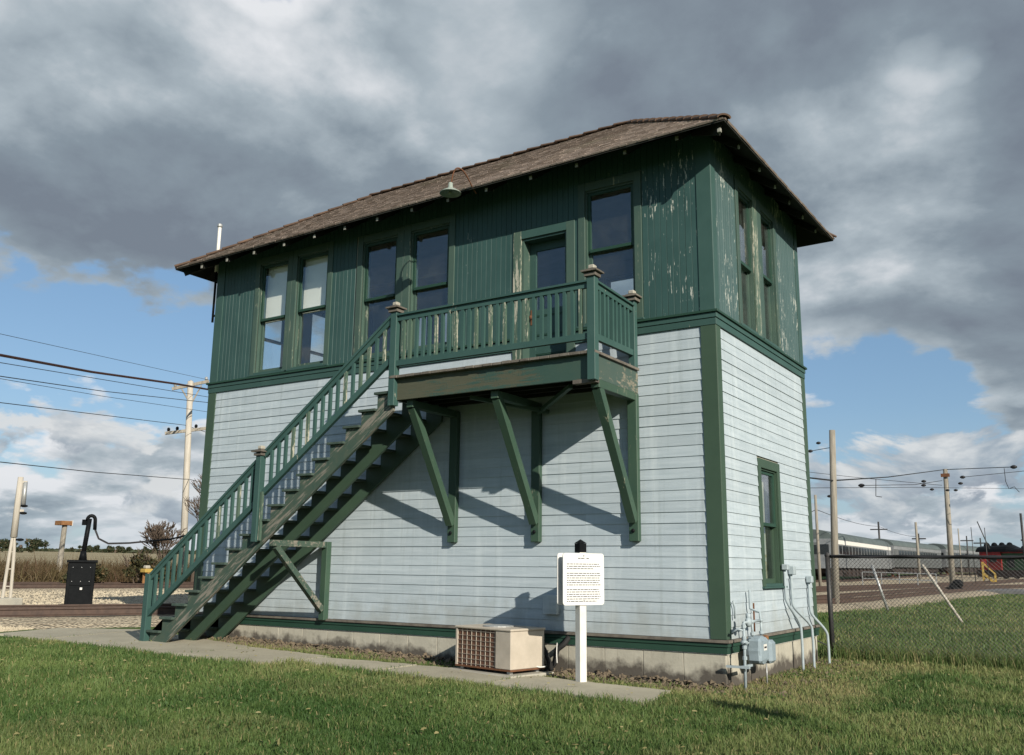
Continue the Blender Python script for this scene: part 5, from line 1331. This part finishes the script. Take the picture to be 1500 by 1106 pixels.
# platform, yellow steps, black switch stand
bd = bx('crossing_platform', 'boards_grey', None, -5.0, 8, 52, 60, g1(0, 55)+.05, g1(0, 55)+.22); tag(bd, 'low grey boarded platform beside the tracks at right', 'platform')
ys = thing('yellow_steps', 'small yellow boarding steps with handrails left of the red locomotive', 'steps', (-5.75, 84, g1(-5.75, 84)))
zb = g1(-5.75, 84)
for y_ in (83.7, 84.5):
    bm_beam('upright', 'yellow_paint', ys, (-6.2, y_, zb), (-6.2, y_, zb+2.0), .09, .09, up=(0, 1, 0)); bm_beam('handrail', 'yellow_paint', ys, (-6.2, y_, zb+1.95), (-5.25, y_, zb+.95), .08, .08)
    bm_beam('upright', 'yellow_paint', ys, (-5.25, y_, zb), (-5.25, y_, zb+.95), .09, .09, up=(0, 1, 0)); bm_beam('stringer', 'yellow_paint', ys, (-6.2, y_, zb+1.0), (-5.2, y_, zb+.05), .1, .16)
for k in range(4): bx('tread', 'yellow_paint', ys, -6.2+k*.24, -5.96+k*.24, 83.7, 84.5, zb+.78-k*.22, zb+.82-k*.22)
ss = thing('switch_stand', 'squat black switch stand beside the track at right', 'switch stand', (-4.0, 48.9, g1(-4, 48.9)))
zb = g1(-4, 48.9)+.1
bm = NB(); lathe(bm, (-4.05, 48.9, zb), [(.34, 0), (.30, .25), (.2, .42), (.08, .5)], 12); obj('base', bm, 'black_paint', ss)
bm = NB(); lathe(bm, (-3.85, 48.9, zb+.45), [(.12, -.25), (.26, -.1), (.26, .15), (.1, .3)], 10, 'X'); obj('machine', bm, 'black_paint', ss); bx('lever', 'black_paint', ss, -4.5, -3.6, 48.86, 48.94, zb+.16, zb+.24)
hr = thing('pipe_railing', 'low grey pipe railing in front of the silver cars', 'railing', (-10, 58, g1(-10, 58)))
for z_ in (.55, 1.0): 
    bm = NB(); tube(bm, [(-11.5, 60, g1(-11.5, 60)+z_), (-6.6, 60, g1(-6.6, 60)+z_)], .035, 6); obj('rail', bm, 'galvanised', hr)
for x_ in (-11.5, -10.2, -9.0, -7.8, -6.6): 
    bm = NB(); tube(bm, [(x_, 60, g1(x_, 60)), (x_, 60, g1(x_, 60)+1.0)], .035, 6); obj('upright', bm, 'galvanised', hr)
bu = thing('depot_shed', 'low pale shed with rounded green roof far behind the third car', 'shed', (-22, 190, g1(-22, 190)))
zb = g1(-22, 190); bx('wall', 'concrete_plain', bu, -30, -12, 186, 196, zb, zb+3.4); bm = NB(); rows = []
for y_ in (185.5, 196.5): rows.append([bm.verts.new((-21+9.3*math.cos(math.pi*k/10), y_, zb+3.4+1.3*math.sin(math.pi*k/10))) for k in range(11)])
for k in range(10): bm.faces.new((rows[0][k], rows[0][k+1], rows[1][k+1], rows[1][k]))
bm.faces.new(rows[0]); bm.faces.new(rows[1][::-1]); obj('roof', bm, 'car_roof', bu)

# ------------------------------------------------------------------ left side: signals, poles, wires
rc = thing('relay_case', 'black metal relay case with a hooded cable post on top, beside the track', 'relay case', (-17.55, 1.5, g1(-17.5, 1.5)))
# case stands about 23 m from the camera
cx_, cy_ = -16.05, 2.15; rc.location = (cx_, cy_, g1(cx_, cy_)); zb = g1(cx_, cy_)
ux = Vector((.54, .84)); vx = Vector((.84, -.54))
def K3(u, v, z): return (cx_+ux.x*u+vx.x*v, cy_+ux.y*u+vx.y*v, z)
def kb(name, mat, u0, u1, v0, v1, a, b_, bevel=0):
    bm = NB(); hexa(bm, [K3(u0, v0, a), K3(u1, v0, a), K3(u1, v1, a), K3(u0, v1, a), K3(u0, v0, b_), K3(u1, v0, b_), K3(u1, v1, b_), K3(u0, v1, b_)]); return obj(name, bm, mat, rc, bevel=bevel)
kb('case_body', 'black_paint', -.29, .29, -.22, .25, zb+.0, zb+1.20, .015); kb('case_lid', 'black_paint', -.32, .32, -.25, .28, zb+1.20, zb+1.26, .01)
kb('door_panel', 'black_paint', -.22, .22, .25, .268, zb+.12, zb+.66, .004); kb('door_panel', 'black_paint', -.22, .22, .25, .268, zb+.70, zb+1.15, .004)
for u in (-.18, .0, .18):
    for z_ in (.17, 1.09, .78): kb('bolt', 'galvanised', u-.006, u+.006, .268, .276, zb+z_, zb+z_+.012)
kb('lock', 'white_paint', .0, .05, .268, .29, zb+.60, zb+.65)
bm = NB(); tube(bm, [K3(0, 0, zb+1.26), K3(0, 0, zb+1.46)], .09, 12, r2=.06); tube(bm, [K3(.0, 0, zb+1.40), K3(.06, 0, zb+2.20)], .052, 12); obj('cable_post', bm, 'black_paint', rc, smooth=True)
bm = NB(); tube(bm, [K3(.05+.085*math.cos(a)+.045, 0, zb+2.17+.10*math.sin(a)) for a in [math.pi*(1-k/8) for k in range(9)]]+[K3(.19, 0, zb+1.95)], .040, 10); obj('hooded_top', bm, 'black_paint', rc, smooth=True)
bm = NB(); box(bm, K3(0, 0, 0)[0]-.10, K3(0, 0, 0)[0]-.02, K3(0, 0, 0)[1]-.05, K3(0, 0, 0)[1]+.02, zb+2.05, zb+2.18); obj('knob', bm, 'black_paint', rc)
a0 = Vector(K3(.19, 0, zb+1.97)); wire('slack black cable drooping from the relay case post toward the tower', [a0, a0+Vector((.06, .08, -.22)), a0+Vector((.18, .26, -.33)), a0+Vector((.45, .62, -.31)), a0+Vector((1.0, 1.35, -.20)), a0+Vector((1.7, 2.2, .10)), (-9.42, 3.0, 2.55)], .022, name='drooping_cable', group='cables')

sp = thing('signal_mast', 'leaning white lattice mast with small black brackets at far left', 'mast', (-18.9, 2.2, g1(-18.9, 2.2)))
q0 = Vector((-16.28, .62)); zb = g1(q0.x, q0.y)+.42; sp.location = (q0.x, q0.y, zb-.42)
du = Vector((.55, .83, 0))
bx('mast_base', 'concrete_plain', sp, q0.x-.45, q0.x+.22, q0.y-.65, q0.y+.25, zb-.45, zb+.02, bevel=.02)
A_ = Vector((q0.x, q0.y, zb)); T_ = A_+Vector((.0, .0, 2.62))
ax_ = T_-A_
for off in (-.075, .075):
    bm = NB(); tube(bm, [A_+du*off, A_+du*off*.6+ax_*.35, A_+ax_*.62], .034, 8); obj('leg', bm, 'pole_white', sp)
bm = NB(); tube(bm, [A_+ax_*.50, A_+ax_*.8, T_], .072, 10, r2=.058); obj('upper_shaft', bm, 'pole_white', sp, smooth=True)
bm = NB(); tube(bm, [T_-ax_*.24+du*.115, T_-ax_*.04+du*.105], .045, 10); obj('glass_tube', bm, 'galvanised', sp, smooth=True)
for f in (.24, .30, .52):
    c__ = T_-ax_*f+du*.13; bm = NB(); lathe(bm, c__, [(.03, -.03), (.075, -.015), (.075, .015), (.03, .03)], 10); obj('bracket', bm, 'black_paint', sp)
    bm = NB(); beam(bm, T_-ax_*f, c__, .05, .04); obj('bracket_arm', bm, 'black_paint', sp)
for f in (.04, .28):
    bm = NB(); beam(bm, T_-ax_*f, T_-ax_*f+du*.14, .05, .05); obj('bracket_arm', bm, 'pole_white', sp)
for k in range(3):
    f = .10+k*.14; bm = NB(); p_ = A_+ax_*f; tube(bm, [p_-du*.06*(1-f), p_+du*.06*(1-f)], .012, 6); obj('rung', bm, 'pole_white', sp)

rp = thing('birdhouse_post', 'short wooden post carrying a rusty orange box, beyond the tracks at left', 'post', (-24.0, 7.0, g1(-24, 7)))
dd = Vector((-21.77-3.85, 5.08+10.53)).normalized(); q_ = Vector((3.85, -10.53))+dd*48; zb = g1(q_.x, q_.y); rp.location = (q_.x, q_.y, zb)
bm = NB(); tube(bm, [(q_.x, q_.y, zb), (q_.x+.03, q_.y+.05, 2.62)], .13, 10, r2=.115); obj('post', bm, 'pole_wood', rp)
bx('box', 'rusty_yellow', rp, q_.x-.27, q_.x+.27, q_.y-.27, q_.y+.27, 2.62, 2.82, bevel=.01); bx('white_plate', 'white_paint', rp, q_.x+.1, q_.x+.3, q_.y+.262, q_.y+.28, 2.6, 2.85)

up = thing('utility_pole', 'tall pale utility pole with two crossarms left of the tower', 'utility pole', (-31.71, 17.05, g1(-31.71, 17.05)))
zb = g1(-31.71, 17.05)
bm = NB(); tube(bm, [(-31.65, 17.05, zb), (-31.80, 16.95, 4.5), (-31.90, 16.80, 9.35)], .165, 14, r2=.13); obj('shaft', bm, 'pole_white', up, smooth=True)
for (a, b_, nm) in (((-32.35, 16.15, 8.92), (-31.40, 17.45, 9.42), 0), ((-32.45, 16.05, 6.82), (-31.35, 17.55, 7.18), 1)):
    bm = NB(); beam(bm, a, b_, .12, .14); ca = obj('crossarm', bm, 'pole_wood', up)
    for f in ((.08, .5, .92) if nm == 0 else (.08, .28, .72)):
        p_ = Vector(a).lerp(Vector(b_), f); bm = NB(); lathe(bm, (p_.x, p_.y, p_.z+.07), [(.04, 0), (.075, .06), (.07, .14), (.03, .18)], 10); obj('insulator', bm, 'galvanised' if nm == 0 else 'black_paint', ca)
bm = NB(); beam(bm, (-32.1, 16.5, 8.95), (-31.87, 16.85, 8.3), .06, .06); beam(bm, (-31.6, 17.2, 9.2), (-31.83, 16.9, 8.3), .06, .06); obj('crossarm_brace', bm, 'pole_wood', up)
WR = 'wires on the pale utility pole'
wire('thick dark bundled cable, heaviest of the wires at left', [(-20.5, -1.6, 6.55), (-22.82, 3.21, 6.84), (-25.84, 8.01, 7.54), (-28.2, 13.4, 8.26), (-31.34, 17.52, 9.01), (-34, 21.5, 9.6)], .045, 'wire_rusty', group=WR)
wire('thin wire highest above the thick bundled cable', [(-20.5, -1.6, 7.2), (-22.85, 3.15, 7.47), (-31.36, 17.49, 9.47), (-34, 21.5, 9.9)], .008, group=WR)
wire('wire running just below the thick bundled cable', [(-20.5, -1.6, 6.3), (-22.81, 3.23, 6.62), (-31.32, 17.54, 8.65), (-34, 21.5, 9.1)], .012, group=WR)
wire('third wire from the top, sagging to the pole at left', [(-20.5, -1.6, 6.0), (-22.79, 3.27, 6.22), (-27.73, 9.69, 7.31), (-31.31, 17.55, 8.39), (-34, 21.5, 8.9)], .015, group=WR)
wire('thin wire paired just under the third wire at left', [(-20.5, -1.6, 5.9), (-22.79, 3.27, 6.15), (-27.73, 9.69, 7.12), (-31.0, 18.2, 7.9)], .009, group=WR)
wire('wire meeting the lower crossarm from the left', [(-20.5, -1.6, 5.2), (-22.75, 3.34, 5.45), (-31.9, 16.7, 7.25), (-32.6, 20.5, 6.9)], .013, group=WR)
wire('lowest wire on the pale pole, dipping behind the tower', [(-20.5, -1.6, 3.7), (-22.66, 3.51, 3.74), (-25.6, 8.38, 4.02), (-27.88, 13.82, 4.33), (-31.7, 17.0, 4.75), (-31.9, 20.5, 4.4)], .014, group=WR)

# ------------------------------------------------------------------ vegetation at left
n = 80000; a = rng.uniform(-1.20, -.80, n); r = 31+rng.random(n)**1.3*30
x = 3.85+r*np.sin(a); y = -10.53+r*np.cos(a); k = ~pip(x, y, east+west[::-1]); x, y, r = x[k], y[k], r[k]; n = len(x)
wv = wav(x, y, .45); wf_ = wav(x, y, 1.4)
h = (.35+.85*rng.random(n)**1.4)*(.36+1.05*wf_)*(.65+.6*wav(x, y, 3.1))*np.clip((r-31)/3, .25, 1)
blades('dry_weeds', x, y, gz(x, y), h, .026*rng.uniform(.6, 1.6, n), np.clip(.4*rng.random(n)+wv*.6, 0, 1), np.clip(rng.random(n)*.6+(wf_-.5)*1.2, 0, 1), 'weed_blade', lean=.8)
# straw field beyond the weeds, rising to the horizon
V = []; Fs = []
na, nr = 24, 12
for i in range(na+1):
    for j in range(nr+1):
        a = -1.32+.62*i/na; r = 62*(7.5)**(j/nr); xx = 3.85+r*math.sin(a); yy = -10.53+r*math.cos(a); V.append((xx, yy, g1(xx, yy)+.12))
for i in range(na):
    for j in range(nr): q = i*(nr+1)+j; Fs.append((q, q+1, q+nr+2, q+nr+1))
simple('straw', (0.29, 0.24, 0.145), (0.22, 0.19, 0.11), .05, 0.95, bmp=0)
fo = raw_mesh('straw_field', V, Fs, 'straw'); fo['kind'] = 'structure'

def leafcloud(par, name, blobs, nleaf, size, mat, kind=None):
    xs = []
    for (c_, rad_) in blobs:
        m_ = int(nleaf*rad_**2/sum(b2[1]**2 for b2 in blobs)); v = rng.normal(0, 1, (m_, 3)); v /= np.linalg.norm(v, axis=1)[:, None]
        xs.append(np.array(c_)+v*(rad_*rng.uniform(.45, 1.08, (m_, 1)))*np.array([1, 1, .8]))
    P_ = np.concatenate(xs); n = len(P_); b0 = wpos(par) if par else Vector((0, 0, 0))
    o = blades(name, P_[:, 0]-b0.x, P_[:, 1]-b0.y, P_[:, 2]-b0.z, rng.uniform(.6, 1.3, n)*size, rng.uniform(.5, 1.2, n)*size, rng.random(n), (rng.random(n) < .25)*rng.random(n), mat, lean=1.3, kind=kind)
    if par: o.parent = par
    return o
def tree_branches(bm, p, d, ln, r, depth, spread=.55):
    q = p+d*ln; r = max(r, .013); tube(bm, [p, p+d*ln*.5+Vector((random.uniform(-.04, .04), random.uniform(-.04, .04), 0))*ln, q], r, 6 if depth > 2 else 3, r2=r*.65, cap=False)
    if depth == 0: return
    for k in range(random.choice((2, 3, 3))):
        nd = (d+Vector((random.uniform(-1, 1), random.uniform(-1, 1), random.uniform(-.35, .6)))*spread).normalized()
        tree_branches(bm, p+d*ln*random.uniform(.55, 1), nd, ln*random.uniform(.62, .82), r*.58, depth-1, spread)
def bare_tree(label, base, h, r, seed):
    random.seed(seed); o = thing('bare_tree', label, 'tree', base)
    bm = NB(); tube(bm, [base, (base[0]+.05, base[1], base[2]+h*.22)], r, 8, r2=r*.8); obj('trunk', bm, 'bark', o)
    bm = NB()
    for k in range(4):
        tree_branches(bm, Vector((base[0]+.03, base[1], base[2]+h*(.12+.03*k))), Vector((random.uniform(-.7, .7), random.uniform(-.7, .7), 1)).normalized(), h*.27, r*.6, 6)
    cr = obj('crown', bm, 'bark', o); return o
bare_tree('leafless tree behind the pale utility pole, close to the tower corner', (-27.5, 14.35, g1(-27.5, 14.35)), 5.3, .13, 5)
bare_tree('low leafless shrub spreading left of the leafless tree', (-27.5, 12.9, g1(-27.5, 12.9)), 2.9, .05, 9)
random.seed(33)
for lab, (bx0, by0), hh, rr in (('olive bush left of the stair foot, below the pale pole', (-26.9, 11.6), 1.55, .8), ('broad brownish bush beside the olive bush', (-27.6, 9.6), 1.05, .6)):
    zb = g1(bx0, by0); b = thing('bush', lab, 'bush', (bx0, by0, zb))
    bm = NB()
    for k in range(5): tree_branches(bm, Vector((bx0+random.uniform(-.2, .2), by0+random.uniform(-.2, .2), zb)), Vector((random.uniform(-.5, .5), random.uniform(-.5, .5), 1)).normalized(), hh*.42, .03, 3)
    obj('stems', bm, 'bark', b)
    leafcloud(b, 'crown', [((bx0+random.uniform(-rr, rr)*.8, by0+random.uniform(-rr, rr)*.8, zb+hh*random.uniform(.25, .72)), rr*random.uniform(.3, .6)) for _ in range(9)], 2600, .085, 'leaf')
ym = thing('yellow_machine', 'small yellow track machine half hidden by weeds behind the stair newel', 'machine', (-25.6, 9.9, g1(-25.6, 9.9)))
dd = Vector((-23.7-3.85, 9.4+10.53)).normalized(); q_ = Vector((3.85, -10.53))+dd*37.0; zb = g1(q_.x, q_.y); ym.location = (q_.x, q_.y, zb)
bx('body', 'yellow_paint', ym, q_.x-.16, q_.x+.16, q_.y-.16, q_.y+.16, .60, .74, bevel=.02); bx('hood', 'concrete_plain', ym, q_.x-.1, q_.x+.1, q_.y-.1, q_.y+.1, .74, .86, bevel=.03)
for s_ in (-.14, .10): bx('leg', 'rusty_yellow', ym, q_.x+s_, q_.x+s_+.04, q_.y-.05, q_.y+.05, zb, .60)

def az_pt(px_az, d): return 3.85+d*math.sin(px_az), -10.53+d*math.cos(px_az)
for k, (a, d, hh, sp_, lab) in enumerate(((-1.082, 300, 3.6, 7, 'rounded dark tree clump on the horizon at far left'), (-1.058, 300, 4.6, 6, 'tallest dark tree on the horizon at left'),
        (-1.10, 320, 3.2, 9, 'low trees on the horizon at the left picture edge'), (-1.005, 420, 3.0, 12, 'faint low tree line behind the rusty box post'), (-.975, 430, 3.2, 14, 'faint tree line right of the relay case'), (-.94, 400, 3.2, 14, 'low horizon trees behind the bushes'))):
    x_, y_ = az_pt(a, d); zb = g1(x_, y_); tr = thing('distant_tree', lab, 'tree', (x_, y_, zb), 'trees on the horizon')
    bm = NB(); tube(bm, [(x_, y_, zb), (x_, y_, zb+hh*.5)], .4, 6); obj('trunk', bm, 'bark', tr)
    sd_ = Vector((math.cos(a), -math.sin(a))); bl = []
    for _ in range(10):
        o_ = random.uniform(-sp_, sp_); bl.append(((x_+sd_.x*o_, y_+sd_.y*o_, zb+hh*random.uniform(.2, .72)), hh*random.uniform(.22, .36)))
    leafcloud(tr, 'crown', bl, 1500, .5, 'leaf_far')
# continuous low hedge of far trees and bushes along the horizon
xs = []; n = 16000; a = rng.uniform(-1.35, -.80, n); dd_ = rng.uniform(430, 520, n); x = 3.85+dd_*np.sin(a); y = -10.53+dd_*np.cos(a)
blades('horizon_trees', x, y, gz(x, y)-1.0+rng.random(n)*1.6*(.5+wav(x, y, .03)), rng.uniform(.6, 1.3, n), rng.uniform(1.0, 2.5, n), rng.random(n), rng.random(n)*.3, 'leaf_far', lean=.8)
n = 6000; a = rng.uniform(-.35, .25, n); dd_ = rng.uniform(300, 420, n); x = 3.85+dd_*np.sin(a); y = -10.53+dd_*np.cos(a)
blades('horizon_bushes', x, y, gz(x, y)-1.0+rng.random(n)*4.5*(.4+wav(x, y, .03)), rng.uniform(1.0, 2.2, n), rng.uniform(1.0, 2.5, n), rng.random(n), rng.random(n)*.3, 'leaf_far', lean=.8)

# board on a post outside the picture, added to throw the oval lawn shadow
os_ = thing('shadow_board', 'unseen round-ended board on a thin post right of the picture, added for its shadow', 'sign', (6.3, -4.55, g1(6.3, -4.55)))
bm = NB(); tube(bm, [(6.3, -4.62, g1(6.3, -4.62)), (6.3, -4.62, 2.9)], .014, 8); obj('post', bm, 'galvanised', os_)
bm = NB(); bd_ = Vector((.49, .87, 0)); nv_ = Vector((.02, -.011, 0))
pts_ = [(.17*math.cos(k*math.pi/12), .30*math.sin(k*math.pi/12)) for k in range(24)]
A = [bm.verts.new(Vector((6.3, -4.62, 2.62))+bd_*p_[0]+nv_+Vector((0, 0, p_[1]))) for p_ in pts_]; B = [bm.verts.new(v.co+nv_) for v in A]
for k in range(24): bm.faces.new((A[k], A[(k+1) % 24], B[(k+1) % 24], B[k]))
bm.faces.new(A[::-1]); bm.faces.new(B); obj('board', bm, 'white_paint', os_)

scene.render.engine = 'CYCLES'
scene.cycles.max_bounces = 6; scene.cycles.transparent_max_bounces = 12
